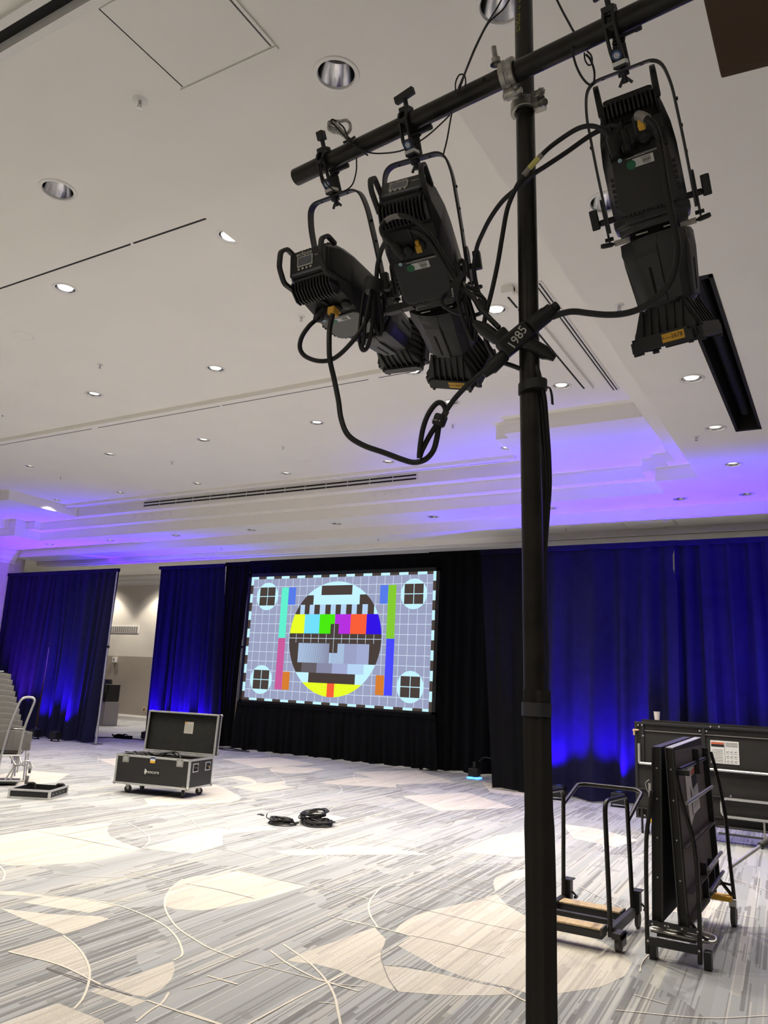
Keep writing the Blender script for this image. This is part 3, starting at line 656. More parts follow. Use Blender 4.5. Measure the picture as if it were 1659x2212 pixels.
# ------------------------------------------------------------------ spotlights
def octa(y, hw, zb, zt, ch, cz=None):
    cz = ch if cz is None else cz
    return [Vector(p) for p in ((-hw + ch, y, zb), (hw - ch, y, zb), (hw, y, zb + cz), (hw, y, zt - cz), (hw - ch, y, zt), (-hw + ch, y, zt), (-hw, y, zt - cz), (-hw, y, zb + cz))]
def ring_y(y, r, n=24, sq=0.0, roll=0):
    out = []
    for k in range(n):
        a = 2 * PI * k / n + roll
        c, s = math.cos(a - roll), math.sin(a - roll)
        f = 1 + sq * (1 / max(abs(c), abs(s)) - 1)
        out.append(Vector((r * f * (c * math.cos(roll) - s * math.sin(roll)), y, r * f * (c * math.sin(roll) + s * math.cos(roll)))))
    return out
def spotlight(lab, O, v, x, b, up, roll, sticker, nose_sticker, plate, handles_up=False, latch=True):
    O, v, x, b, up = (Vector(a) for a in (O, v, x, b, up)); x.normalize(); b = (b - x * b.dot(x)).normalized(); up = x.cross(b)
    PV = O + v * .42
    t = thing('spotlight', lab, 'spotlight', mat=axes(x, b, up, PV), group='black profile spotlights on the cross bar')
    # body
    m = MB(); m.rings([octa(-.262, .060, -.044, .040, .010), octa(-.25, .066, -.050, .046, .014), octa(-.22, .074, -.060, .064, .018), octa(-.175, .083, -.074, .074, .024, .03), octa(-.12, .087, -.086, .078, .026, .036), octa(0, .087, -.088, .078, .026, .036), octa(.022, .083, -.082, .074, .03)])
    m.build('housing', M_BLK2, t, True, bevel=.003)
    m = MB(); m.rings([octa(-.27, .058, -.042, .038, .008), octa(-.2605, .058, -.042, .038, .008)])
    cp = m.build('control_panel', M_BLKP, t)
    m = MB(); m.bb(-.033, .017, -.2725, -.27, -.012, .018); m.build('display_frame', M_WINK, cp)
    m = MB(); m.bb(-.030, .014, -.2735, -.2725, -.009, .015); m.build('display', M_GREYP, cp)
    mf = axes((1, 0, 0), (0, 0, 1), (0, -1, 0))
    m = MB(); m.mesh(text_mesh('eclipse', .019), Matrix.Translation((-.012, -.2705, .028)) @ mf); m.mesh(text_mesh('PROFILE', .006), Matrix.Translation((.034, -.2705, .012)) @ mf); m.build('lettering', M_WINK, cp)
    for k in range(4):
        m = MB(); m.lathe([(.0001, .002), (.0035, .002), (.0035, 0)], (-.028 + k * .013, -.2705, -.019), 10, (0, -1, 0)); m.build('button', M_WINK, cp)
    m = MB(); m.bb(-.05, .05, -.2715, -.27, -.036, -.028); m.build('legend_strip', M_GREYP, cp)
    # side grab handles at the rear
    for s in (-1, 1):
        m = MB(); X = s * .067
        if handles_up:
            P = [(X, -.235, -.045), (X, -.30, -.045), (X, -.315, -.02), (X, -.30, .02), (X, -.235, .03)]
        else:
            P = [(X, -.235, .052), (X, -.275, .056), (X, -.305, .03), (X, -.31, -.02), (X, -.285, -.058), (X, -.235, -.056)]
        m.strap(rounded(P, .012, 3), (1, 0, 0), .013, .011); m.build('handle', M_BLK, t, bevel=.002)
    # cooling fins under and over the tail
    m = MB(); m.bb(-.058, .058, -.252, -.236, -.056, -.046); m.bb(-.064, .064, -.236, -.205, -.062, -.05); m.build('vent_recess', M_DARK, t)
    for k in range(13):
        xx = -.060 + k * .010
        m = MB(); m.prism([(xx - .002, -.258, -.046), (xx - .002, -.255, -.072), (xx - .002, -.232, -.093), (xx - .002, -.212, -.093), (xx - .002, -.195, -.06)], (.004, 0, 0)); m.build('cooling_fin', M_BLK, t)
    for k in range(10):
        xx = -.045 + k * .010
        m = MB(); m.prism([(xx - .002, -.25, .045), (xx - .002, -.24, .062), (xx - .002, -.16, .086), (xx - .002, -.14, .07)], (.004, 0, 0)); m.build('cooling_fin', M_BLK, t)
    # connector bay
    m = MB(); m.prism([(-.066, -.198, -.066), (-.066, -.19, -.073), (-.066, -.113, -.0895), (-.066, -.113, -.07)], (.132, 0, 0)); bay = m.build('connector_bay', M_BLKP, t)
    dn = Vector((0, -.35, -1)).normalized()
    for k, (xx, yy, r, l) in enumerate(((-.042, -.14, .0145, .03), (-.012, -.136, .0135, .03), (.018, -.14, .0155, .012), (.05, -.143, .0155, .008))):
        m = MB(); m.lathe([(r, -.005), (r, l), (r * .8, l + .002), (.0001, l + .002)], (xx, yy, -.082), 16, dn); m.build('connector', M_BLKP, bay, True)
    if latch:
        m = MB(); m.box((.016, -.14, -.095), (.016, .02, .012)).box((.016, -.156, -.093), (.01, .014, .01)); m.build('connector_latch', M_YEL, bay, bevel=.002)
    m = MB(); m.box((.002, -.163, -.082), (.006, .07, .008), Matrix.Rotation(.1, 3, 'X')); m.build('rib', M_BLK2, bay)
    # label cover on the belly
    pl = []
    for xx, yy in ((-.058, -.113), (.058, -.113), (.066, -.105), (.07, .004), (.06, .018), (-.06, .018), (-.07, .004), (-.066, -.105)): pl.append((xx, yy, -.0955))
    m = MB(); m.prism(pl, (0, 0, .010)); cv = m.build('belly_cover', plate, t, bevel=.003)
    for s in (-1, 1):
        m = MB()
        for k in range(6): m.box((s * .071, -.072 + k * .013, -.089), (.008, .006, .01))
        m.build('vent_teeth', M_BLK, cv)
    m = MB()
    for k in range(5): m.box((-.05 + k * .01, .02, -.089), (.006, .008, .01))
    for k in range(5): m.box((.012 + k * .01, .02, -.089), (.006, .008, .01))
    m.build('vent_teeth', M_BLK, cv)
    zz = -.0957
    def belly(x0, x1, y0, y1, l): return ((x0, y0, zz - l * .0003), (x1, y0, zz - l * .0003), (x1, y1, zz - l * .0003), (x0, y1, zz - l * .0003))
    m = MB(); m.prism(belly(-.018, .030, -.103, -.083, 0), (0, 0, -.0004)); st = m.build('barcode_sticker', M_STICK, cv, label='white barcode sticker')
    m = MB()
    for k in range(11): m.prism(belly(.004 + k * .0018, .004 + k * .0018 + (.0011 if k % 3 else .0005), -.096, -.0895, 2), (0, 0, -.0002))
    m.mesh(text_mesh('100 PROLED', .0042, .0001), axes((1, 0, 0), (0, -1, 0), (0, 0, -1), (.012, -.0992, zz - .0007))); m.mesh(text_mesh('FW073', .0055, .0001), axes((1, 0, 0), (0, -1, 0), (0, 0, -1), (.014, -.0862, zz - .0007))); m.build('barcode', M_INK, st)
    m = MB(); m.lathe([(.0001, .0012), (.0108, .0012), (.0108, 0)], (-.022, -.091, zz), 20, (0, 0, -1)); m.build('green_dot', M_GREEN, cv, label='round green sticker')
    m = MB(); m.lathe([(.0001, .001), (.005, .001), (.005, 0)], (-.045, -.109, zz), 16, (0, 0, -1)); m.build('round_sticker', M_LTBLUE, cv, label='small pale blue round sticker')
    m = MB(); m.prism(belly(-.012, .055, -.1105, -.1098, 0), (0, 0, -.0003)).prism(belly(.012, .055, -.1085, -.1075, 0), (0, 0, -.0003)).prism(belly(-.03, .012, -.108, -.1065, 0), (0, 0, -.0003)); m.build('caption', M_WINK, cv)
    # shutter collar
    m = MB(); m.rings([octa(.018, .090, -.084, .076, .03), octa(.038, .090, -.084, .076, .03), octa(.042, .082, -.076, .07, .03), octa(.058, .08, -.074, .068, .03)]); m.build('shutter_collar', M_BLK2, t, True, bevel=.003)
    m = MB(); m.cyl((-.02, .03, -.0845), (-.02, .03, -.086), .005); m.build('screw', M_BLK, t)
    for s, dz in ((-1, -.03), (1, -.01)):
        g = thing_part = None
        m = MB(); m.bb(min(s * .06, s * .098), max(s * .06, s * .098), .057, .071, dz - .001, dz + .001); sh = m.build('shutter_blade', M_STEEL, t)
        m = MB(); m.tube([(s * .096, .064, dz), (s * .105, .064, dz), (s * .125, .062, dz - .002), (s * .131, .061, dz - .003)], [.002, .006, .0065, .005], 8); m.build('grip', M_BLKP, sh, True)
    m = MB(); m.rings([ring_y(.045, .06), ring_y(.08, .06)]); m.build('gate', M_DARK, t)
    for xx in (-.03, .035):
        m = MB(); m.box((xx, .066, -.07), (.028, .003, .004)); m.build('shutter_blade', M_STEEL, t)
    # lens tube
    R = [ring_y(.073, .066, 24, .25, roll), ring_y(.076, .083, 24, .3, roll), ring_y(.10, .085, 24, .3, roll), ring_y(.125, .080, 24, .3, roll), ring_y(.145, .076, 24, .3, roll), ring_y(.235, .069, 24, .3, roll), ring_y(.247, .060, 24, .2, roll)]
    m = MB(); m.rings(R); tube = m.build('lens_tube', M_BLK2, t, True)
    Rr = Matrix.Rotation(-roll, 4, 'Y')
    for k in range(4):
        Rk = Matrix.Rotation(k * PI / 2, 4, 'Y') @ Rr
        m = MB(); m.prism([(-.032, .08, -.082), (.032, .08, -.082), (.027, .122, -.083), (.024, .238, -.0715), (-.024, .238, -.0715), (-.027, .122, -.083)], (0, 0, .022)); m.xf(Rk); m.build('tube_cheek', M_BLK2, tube, bevel=.003)
        m = MB(); m.prism([(-.003, .15, -.0811), (.003, .15, -.0811), (.003, .225, -.0735), (-.003, .225, -.0735)], (0, 0, .004)); m.xf(Rk); m.build('slot', M_DARK, tube)
    # flared nose with accessory holder
    m = MB(); m.rings([ring_y(.243, .058, 24, .2, roll), ring_y(.262, .062, 24, .6, roll), ring_y(.30, .074, 24, .97, roll), ring_y(.335, .0802, 24, 1, roll)]); nose = m.build('nose', M_BLK2, t, True)
    m = MB(); m.rings([ring_y(.3355, .062), ring_y(.3365, .0001)]); m.build('lens', mat('lens_glass', rgb(20, 22, 30), .05), nose, True)
    for k in range(4):
        Rk = Matrix.Rotation(k * PI / 2, 4, 'Y') @ Rr
        for q in range(6):
            xx = -.05 + q * .02
            m = MB(); m.prism([(xx - .0018, .244, -.058), (xx - .0018, .318, -.089), (xx - .0018, .318, -.07), (xx - .0018, .25, -.052)], (.0036, 0, 0)); m.xf(Rk); m.build('rib', M_BLK, nose)
        m = MB(); m.bb(-.062, .062, .31, .345, -.090, -.080)
        if k != 2:
            m.bb(-.072, -.06, .318, .345, -.090, -.07).bb(.06, .072, .318, .345, -.090, -.07)
            m.bb(-.066, -.058, .345, .353, -.090, -.074).bb(.058, .066, .345, .353, -.090, -.074)
        m.xf(Rk); ho = m.build('gel_frame_holder', M_BLK, nose, bevel=.001)
        if k == 0 and nose_sticker:
            m = MB(); m.prism([(-.002, .316, -.0902), (.053, .316, -.0902), (.053, .337, -.0902), (-.002, .337, -.0902)], (0, 0, -.0006)); m.xf(Rk); m.build('asset_sticker', M_YEL, nose, label='yellow sticker reading 2678')
            m = MB(); m.mesh(text_mesh('2678', .0145, .0001), axes((1, 0, 0), (0, -1, 0), (0, 0, -1), (.035, .326, -.0911))); m.mesh(text_mesh('encore', .006, .0001), axes((1, 0, 0), (0, -1, 0), (0, 0, -1), (.0125, .327, -.0911)))
            m.prism([(.000, .3235, -.0911), (.000, .3295, -.0911), (.003, .3265, -.0911)], (0, 0, -.0002)); m.xf(Rk); m.build('asset_number', M_INK, nose)
    # yoke, in the frame of its hanging axis
    fw = v.cross(x).normalized()
    if fw.dot(Vector((0, 1, 0))) < 0: fw = -fw
    toloc = axes(x, b, up, PV).inverted() @ axes(x, fw, v, PV)
    Ly, wp = .32, .104
    m = MB(); m.strap(rounded([(-wp, 0, .03), (-wp, 0, -.12), (-wp + .004, 0, -Ly + .06), (-wp + .02, 0, -Ly), (wp - .02, 0, -Ly), (wp - .004, 0, -Ly + .06), (wp, 0, -.12), (wp, 0, .03)], .05, 6), (0, 1, 0), .028, .0055)
    m.xf(toloc); yk = m.build('yoke', M_BLK2, t, True)
    for s in (-1, 1):
        m = MB(); pts = [(s * (wp + .004), .021 * math.cos(a), (.035 if math.sin(a) > 0 else -.035) + .021 * math.sin(a)) for a in [2 * PI * k / 20 for k in range(20)]]
        m.prism(pts, (s * .004, 0, 0)); m.xf(toloc); m.build('slotted_plate', M_BLK, yk)
        m = MB(); m.cyl((s * (wp - .02), 0, 0), (s * (wp + .02), 0, 0), .008); m.box((s * (wp + .030), 0, -.012), (.02, .024, .05)); m.xf(toloc); m.build('tilt_knob', M_BLKP, yk, bevel=.003)
        m = MB(); m.cyl((s * (wp - .005), 0, .045), (s * (wp + .016), 0, .045), .005, n=8); m.xf(toloc); m.build('bolt', M_BLK, yk)
    for z, s in ((-.16, 1), (-.22, 1), (-.10, 1), (-.18, -1)):
        m = MB(); m.cyl((s * (wp + .0005), 0, z), (s * (wp + .004), 0, z), .004, n=8); m.xf(toloc); m.build('rivet_hole', M_DARK, yk)
    for xx in (-.045, .045):
        m = MB(); m.cyl((xx, 0, -Ly + .0025), (xx, 0, -Ly + .0040), .004, n=8); m.xf(toloc); m.build('rivet_hole', M_DARK, yk)
    # ---- hook clamp on the bar (a thing of its own)
    return t, O, v, x, fw
def hook_clamp(lab, O, v, x, thandle):
    O, v, x = Vector(O), Vector(v), Vector(x); bd = BD
    v = (v - bd * v.dot(bd)).normalized(); w = bd.cross(v).normalized()
    if w.y > 0: w = -w          # w points to the camera side of the bar
    t = thing('hook_clamp', lab, 'pipe clamp', mat=axes(bd, w, v, O), group='hook clamps on the cross bar')
    r = BR + .006
    m = MB()
    arc = [(0, r * math.sin(a), -r * math.cos(a)) for a in [math.radians(d) for d in range(-25, 91, 12)]]
    arm = arc + [(0, r, .03), (0, r * .92, .055), (0, .012, .084), (0, .0, .09)]
    for s in (-1, 1): m.strap([(s * .0115, p[1], p[2]) for p in arm], (1, 0, 0), .007, .011)
    m.bb(-.015, .015, -.012, .02, -r - .010, -r + .004).bb(-.015, .015, r - .006, r + .006, -.004, .006).bb(-.015, .015, -.018, .024, .078, .094)
    m.bb(-.015, .015, -.022, -.012, .04, .094).prism([(-.015, -.02, .04), (-.015, -.034, .03), (-.015, -.034, .02), (-.015, -.014, .034)], (.03, 0, 0))
    m.build('hook', M_BLK, t, True, bevel=.0015)
    m = MB(); m.prism([(-.014, .030, .052), (.014, .030, .052), (.014, .016, .077), (-.014, .016, .077)], (0, .004, .003)); face = m.build('label_plate', M_BLK2, t)
    nrm = Vector((0, .025, .014)).normalized()
    m = MB(); m.lathe([(.0001, .0012), (.011, .0012), (.011, 0)], (0, .0270, .0665), 20, nrm); m.build('round_label', M_BLUE, face, label='blue and white round label')
    m = MB(); m.lathe([(.0001, .0002), (.0068, .0002)], Vector((0, .0270, .0665)) + nrm * .0013, 18, nrm); m.build('label_ring', M_STICK, face)
    m = MB(); m.mesh(text_mesh('C', .010, .0001), axes((1, 0, 0), nrm.cross(Vector((1, 0, 0))), nrm, Vector((0, .0270, .0665)) + nrm * .0017)); m.build('label_letter', M_BLUE, face)
    m = MB(); m.bb(-.0152, .0152, -.004, .0245, .079, .088); m.build('silver_band', M_ALU, t)
    m = MB(); m.cyl((0, 0, -r - .004), (0, 0, -r - .034), .0065)
    if thandle: m.box((0, 0, -r - .044), (.062, .016, .020), Matrix.Rotation(.12, 3, 'Y'))
    else: m.box((0, 0, -r - .046), (.022, .022, .026))
    m.build('locking_handle', M_BLK, t, bevel=.002)
    m = MB(); m.cyl((0, 0, .09), (0, 0, .128), .006).cyl((0, 0, .104), (0, 0, .112), .013)
    for s in (-1, 1): m.prism([(s * .004, -.002, .112), (s * .018, -.002, .130), (s * .013, -.002, .134), (s * .003, -.002, .122)], (0, .004, 0))
    m.build('wing_nut', M_BLK, t)
    m = MB(); m.bb(-.012, .05, -.03, -.016, .018, .03).cyl((.04, -.023, .024), (.056, -.023, .024), .008); m.build('pressure_pad', M_BLK, t, bevel=.002)
    return t
LV = [([-1.2435, 1.6532, 3.1702], [0.0422, 0.4226, -0.9054], [0.9974, 0.0356, 0.0631], [-0.0361, 0.9993, 0.0069], [-0.0628, -0.0092, 0.998]),
      ([-0.9501, 1.6238, 3.1772], [0.0336, 0.3357, -0.9414], [0.9801, 0.1735, 0.0968], [-0.111, 0.8823, -0.4575], [-0.1648, 0.4376, 0.8839]),
      ([-0.3757, 1.5664, 3.1911], [0.0586, 0.5866, -0.8078], [0.9845, 0.1002, 0.1442], [0.0935, 0.3962, -0.9134], [-0.1487, 0.9127, 0.3806])]
M_BELLY_SHEEN = mat('belly_sheen', rgb(62, 64, 62), .35, noise=.1)  # lighter belly of the left spotlight: reflected light put into the colour
spotlight('leftmost black spotlight, aimed level away, its rear display panel facing us', *LV[0], -.1, True, False, M_BELLY_SHEEN)
spotlight('middle black spotlight with a green dot on its belly and a yellow 2678 nose sticker', *LV[1], -.35, True, True, M_BLK2, True)
spotlight('rightmost black spotlight, hanging nose down on the right of the post', *LV[2], -.35, True, True, M_BLK2, True, False)
hook_clamp('black hook clamp holding the leftmost spotlight near the bar end', LV[0][0], LV[0][1], LV[0][2], False)
hook_clamp('black hook clamp holding the middle spotlight, handle sticking up', LV[1][0], LV[1][1], LV[1][2], True)
hook_clamp('black hook clamp holding the rightmost spotlight right of the post', LV[2][0], LV[2][1], LV[2][2], True)
# dark board hanging at the top right corner, hooked over the bar
t = thing('hanging_board', 'dark brown board hanging in the upper right corner of the photo', 'board', (-0.1446, 1.494, 2.9107))
b0 = Vector((-0.1446, 1.494, 2.9107)); ex = (Vector((-0.0225, 1.4871, 2.8956)) - b0).normalized(); ez = (Vector((-0.182, 1.5148, 3.2037)) - b0).normalized(); ey = ez.cross(ex).normalized()
hb = (Vector((-0.182, 1.5148, 3.2037)) - b0).length
m = MB(); m.prism([(0, 0, 0), ex * .26, ex * .26 + ez * hb, ez * hb], ey * .02); m.build('board', M_BROWN, t, bevel=.003)
for s in (.05, .2):
    p0 = ex * s + ez * (hb - .02); tgt = BA + BD * ((b0 + p0 - BA).dot(BD)) - b0
    m = MB(); m.tube(smooth_path([p0 + ey * .01, p0 * .4 + tgt * .6 + Vector((0, -.03, .03)), tgt + Vector((0, -.01, .034)), tgt + Vector((0, .03, .02)), tgt + Vector((0, .034, -.01))], 5), .004, 6); m.build('hook', M_BLK, t, True)

# ------------------------------------------------------------------ cables of the rig
def cable(lab, P, r, name='cable', cat='cable', group=None, mt=None, k=6, n=10):
    c = Vector(P[0]); o = MB().tube([Vector(p) - c for p in smooth_path(P, k)], r, n).build(name, mt or M_CABLE, None, True); o.location = c
    return tag(o, lab, cat, group)
def plug(o, p, d, l, r, mt=None, name='plug'):
    """connector body as a part of its cable: p, d in world"""
    c = o.location; p = Vector(p) - c; d = Vector(d).normalized()
    m = MB(); m.lathe([(r * .45, -l * .45), (r * .5, -l * .02), (r, 0), (r * 1.05, l * .1), (r * 1.05, l * .7), (r * .92, l * .72), (r * .92, l)], p, 14, d, True)
    return m.build(name, mt or M_BLKP, o, True)
CR = .0062
c = cable('black cable looping out under the leftmost spotlight and back up to the middle one', [(-1.1674, 1.5876, 2.6397), (-1.1673, 1.5608, 2.6055), (-1.1767, 1.539, 2.5761), (-1.19, 1.528, 2.542), (-1.1962, 1.5318, 2.5131), (-1.185, 1.5439, 2.4924), (-1.1485, 1.5574, 2.4782), (-1.1143, 1.5754, 2.4873), (-1.0719, 1.5803, 2.5195), (-1.0372, 1.5882, 2.5686), (-1.0196, 1.5953, 2.6276), (-1.006, 1.5878, 2.6876), (-0.9936, 1.5721, 2.7301), (-0.9707, 1.5539, 2.7611), (-0.9428, 1.5337, 2.765), (-0.9354, 1.541, 2.7539)], CR)
plug(c, (-1.165, 1.5615, 2.608), ([-0.0001, 0.0268, 0.0342]), .04, .011)
c = cable('thick black cable hanging in a deep loop from the leftmost spotlight to the velcro tie', [(-1.1388, 1.5923, 2.6412), (-1.1325, 1.5791, 2.6147), (-1.1306, 1.5682, 2.5692), (-1.1239, 1.5624, 2.5151), (-1.1188, 1.5638, 2.4756), (-1.1072, 1.5719, 2.425), (-1.0907, 1.5734, 2.3656), (-1.077, 1.5715, 2.3127), (-1.0538, 1.5733, 2.267), (-1.017, 1.5901, 2.2408), (-0.968, 1.6122, 2.2223), (-0.9244, 1.6308, 2.2048), (-0.8953, 1.6383, 2.1967), (-0.8676, 1.6415, 2.2018), (-0.8494, 1.6469, 2.2228), (-0.8352, 1.6368, 2.248), (-0.828, 1.6324, 2.2815), (-0.8229, 1.6311, 2.2983)], .0072)
m = MB(); m.box((0, 0, 0), (.022, .03, .022)); o = m.build('yellow_collar', M_YEL, c, bevel=.004); o.location = Vector((-1.135, 1.5857, 2.6292)) - c.location
c = cable('black cable doubled back into a slim hanging loop at the velcro tie', [(-0.8229, 1.6311, 2.2983), (-0.8471, 1.6265, 2.2605), (-0.8673, 1.6245, 2.2219), (-0.8745, 1.625, 2.2038), (-0.8681, 1.6151, 2.2334), (-0.8573, 1.6059, 2.2708), (-0.8442, 1.6049, 2.3044), (-0.828, 1.6083, 2.3284), (-0.816, 1.6141, 2.3335), (-0.8079, 1.6216, 2.323), (-0.808, 1.6253, 2.3087), (-0.8159, 1.625, 2.2918), (-0.8193, 1.6247, 2.285)], .0066, k=7)
cable('black cable rising from the velcro tie to the splitter block', [(-0.8213, 1.6285, 2.2889), (-0.8077, 1.6246, 2.312), (-0.7787, 1.6214, 2.3449), (-0.7485, 1.6207, 2.371), (-0.7189, 1.6208, 2.3924), (-0.6938, 1.6201, 2.4069), (-0.671, 1.6186, 2.4189)], .0066)
t = thing('velcro_tie', 'black velcro tie wrapped round the hanging cable loop', 'cable tie', (-0.823, 1.6264, 2.2932))
m = MB(); m.lathe([(.0145, -.014), (.017, -.01), (.017, .01), (.0145, .014)], (0, 0, 0), 18, (.35, 0, .9), True); m.build('strap', M_BLK, t, True)
m = MB(); m.box((.014, -.006, .006), (.014, .004, .03), Matrix.Rotation(.5, 3, 'Y')); m.build('loose_end', M_BLK, t)
m = MB(); m.mesh(text_mesh('encore', .008, .0002), axes((.93, .3, -.2), (.2, 0, .95), (-.3, -.95, 0), (-.002, -.0175, -.004))); m.build('lettering', M_WINK, t)
# bundle hanging at the leftmost spotlight
t = thing('cable_bundle', 'coiled black cable bundle tied beside the leftmost spotlight', 'cable', (-1.0174, 1.5923, 2.6899))
c0 = Vector((-1.0174, 1.5923, 2.6899))
for P in ([[(-1.0169, 1.5907, 2.697), (-1.033, 1.5901, 2.7086), (-1.0459, 1.595, 2.6601), (-1.0594, 1.6058, 2.5876), (-1.0636, 1.6152, 2.542), (-1.0578, 1.6245, 2.5196), (-1.039, 1.6209, 2.5305), (-1.0189, 1.6049, 2.5922), (-1.0098, 1.5917, 2.6637)]],
          [[(-1.0148, 1.592, 2.6971), (-1.0162, 1.5805, 2.6464), (-1.0307, 1.5874, 2.5866), (-1.0386, 1.5966, 2.5332), (-1.044, 1.598, 2.5152), (-1.0337, 1.6046, 2.5135), (-1.0192, 1.6017, 2.5579), (-1.0107, 1.5867, 2.6349)]],
          [[(-1.0062, 1.5883, 2.6852), (-1.0156, 1.5945, 2.6397), (-1.0168, 1.6061, 2.5923), (-1.0126, 1.6163, 2.563), (-1.007, 1.6223, 2.5526), (-1.0016, 1.6211, 2.5695), (-1.0025, 1.6082, 2.6168), (-1.0051, 1.5929, 2.6699)]],
          [[(-1.0089, 1.5972, 2.6904), (-1.0079, 1.6096, 2.6452), (-1.0027, 1.625, 2.598), (-1.0093, 1.6298, 2.5643), (-1.0162, 1.6202, 2.5853), (-1.0184, 1.6035, 2.6446)]]):
    for path in P:
        m = MB(); m.tube([Vector(p) - c0 for p in smooth_path(path, 6)], .0052, 8); m.build('cable_loop', M_CABLE, t, True)
m = MB(); m.lathe([(.024, -.016), (.027, 0), (.025, .016)], (.004, 0, -.012), 18, (.1, 0, 1), True); m.build('velcro_strap', M_BLK, t, True)
t = thing('inline_connector', 'black inline plug pair between the leftmost and middle spotlights', 'connector', (-1.0231, 1.7438, 2.6903))
m = MB(); m.box((-.012, 0, 0), (.05, .022, .022), Matrix.Rotation(-.05, 3, 'Y')).box((.03, 0, .001), (.036, .026, .02), Matrix.Rotation(-.05, 3, 'Y')); m.build('body', M_BLKP, t, bevel=.003)
m = MB(); m.cyl((.05, 0, .003), (.075, .01, .004), .005).cyl((-.035, 0, 0), (-.075, .02, -.005), .005); m.build('tail', M_CABLE, t, True)
# cables of the middle spotlight
c = cable('black cable with grey tape arching over the belly of the middle spotlight', [(-0.8976, 1.5248, 2.7195), (-0.9083, 1.5058, 2.7221), (-0.9212, 1.4942, 2.737), (-0.9301, 1.4852, 2.7511), (-0.931, 1.4804, 2.7678), (-0.9177, 1.4834, 2.7865), (-0.8952, 1.4942, 2.7968), (-0.8651, 1.5024, 2.7879), (-0.8426, 1.5202, 2.7714), (-0.8208, 1.5403, 2.7436), (-0.8025, 1.5605, 2.7079), (-0.7863, 1.5795, 2.6721), (-0.7759, 1.5913, 2.6504), (-0.7688, 1.5984, 2.6396)], .0062)
m = MB(); P = smooth_path([(-0.922, 1.4821, 2.7818), (-0.9115, 1.4861, 2.7902), (-0.8973, 1.4932, 2.7955), (-0.8853, 1.5002, 2.7962)], 4); m.tube([Vector(p) - c.location for p in P], .0068, 10); m.build('grey_tape', M_DISP, c, True, label='band of grey tape')
plug(c, (-0.91, 1.5036, 2.7265), (.4, .5, -.6), .045, .011)
c = cable('black cable from the yellow connector of the middle spotlight to its tied coil', [(-0.8747, 1.5361, 2.774), (-0.8512, 1.5304, 2.7578), (-0.8284, 1.5383, 2.7343), (-0.8107, 1.5566, 2.7041), (-0.7959, 1.573, 2.6749), (-0.782, 1.5884, 2.6478), (-0.7711, 1.5982, 2.6351)], .0062)
t = thing('cable_bundle', 'coiled black cable bundle tied beside the middle spotlight', 'cable', (-0.773, 1.6076, 2.6403))
c0 = Vector((-0.773, 1.6076, 2.6403))
for path in [[(-0.7718, 1.6112, 2.6291), (-0.8006, 1.608, 2.6215), (-0.8167, 1.6025, 2.6059), (-0.8148, 1.6079, 2.5891), (-0.789, 1.6274, 2.5737), (-0.7595, 1.6465, 2.5675), (-0.7301, 1.6509, 2.5722), (-0.7159, 1.6427, 2.5903), (-0.7256, 1.6327, 2.6065), (-0.7528, 1.6146, 2.6138), (-0.7702, 1.6028, 2.6195)], [(-0.766, 1.6046, 2.622), (-0.774, 1.6075, 2.5925), (-0.7632, 1.6147, 2.5437), (-0.749, 1.6215, 2.5044), (-0.7421, 1.6292, 2.4905), (-0.7369, 1.6308, 2.4963), (-0.7403, 1.6309, 2.534), (-0.751, 1.6238, 2.5827), (-0.7587, 1.6112, 2.6135)], [(-0.7663, 1.6162, 2.6227), (-0.7589, 1.6192, 2.5823), (-0.7502, 1.6251, 2.5334), (-0.7476, 1.6353, 2.5003), (-0.7383, 1.6392, 2.5064), (-0.7424, 1.6374, 2.5498), (-0.7557, 1.6273, 2.6043)], [(-0.7636, 1.6043, 2.6288), (-0.7745, 1.5974, 2.676), (-0.7691, 1.6058, 2.7021), (-0.7621, 1.6137, 2.6878), (-0.7629, 1.6129, 2.6431)], [(-0.7659, 1.6041, 2.6242), (-0.7397, 1.614, 2.6005), (-0.7224, 1.6332, 2.566), (-0.7185, 1.6397, 2.5957), (-0.7366, 1.634, 2.6222), (-0.7596, 1.6172, 2.6343)]]:
    m = MB(); m.tube([Vector(p) - c0 for p in smooth_path(path, 6)], .0052, 8); m.build('cable_loop', M_CABLE, t, True)
m = MB(); m.strap(smooth_path([Vector(p) - c0 for p in [(-0.7596, 1.5991, 2.658), (-0.7643, 1.5834, 2.6385), (-0.7747, 1.5831, 2.6158), (-0.7811, 1.5899, 2.5981)]], 4), (.8, .3, .4), .03, .004); m.build('velcro_strap', M_BLK, t)
m = MB(); m.mesh(text_mesh('encore', .009, .0002), axes((.15, 0, -.97), (.9, .3, .1), (-.3, -.95, 0), Vector((-0.7744, 1.5756, 2.5996)) - c0)); m.build('lettering', M_WINK, t)
c = cable('black cable from the tied coil of the middle spotlight to the splitter block', [(-0.7666, 1.6025, 2.6286), (-0.7358, 1.6056, 2.5956), (-0.7109, 1.6069, 2.5562), (-0.6876, 1.6047, 2.526), (-0.6734, 1.6057, 2.509), (-0.6645, 1.6077, 2.4985)], .0064)
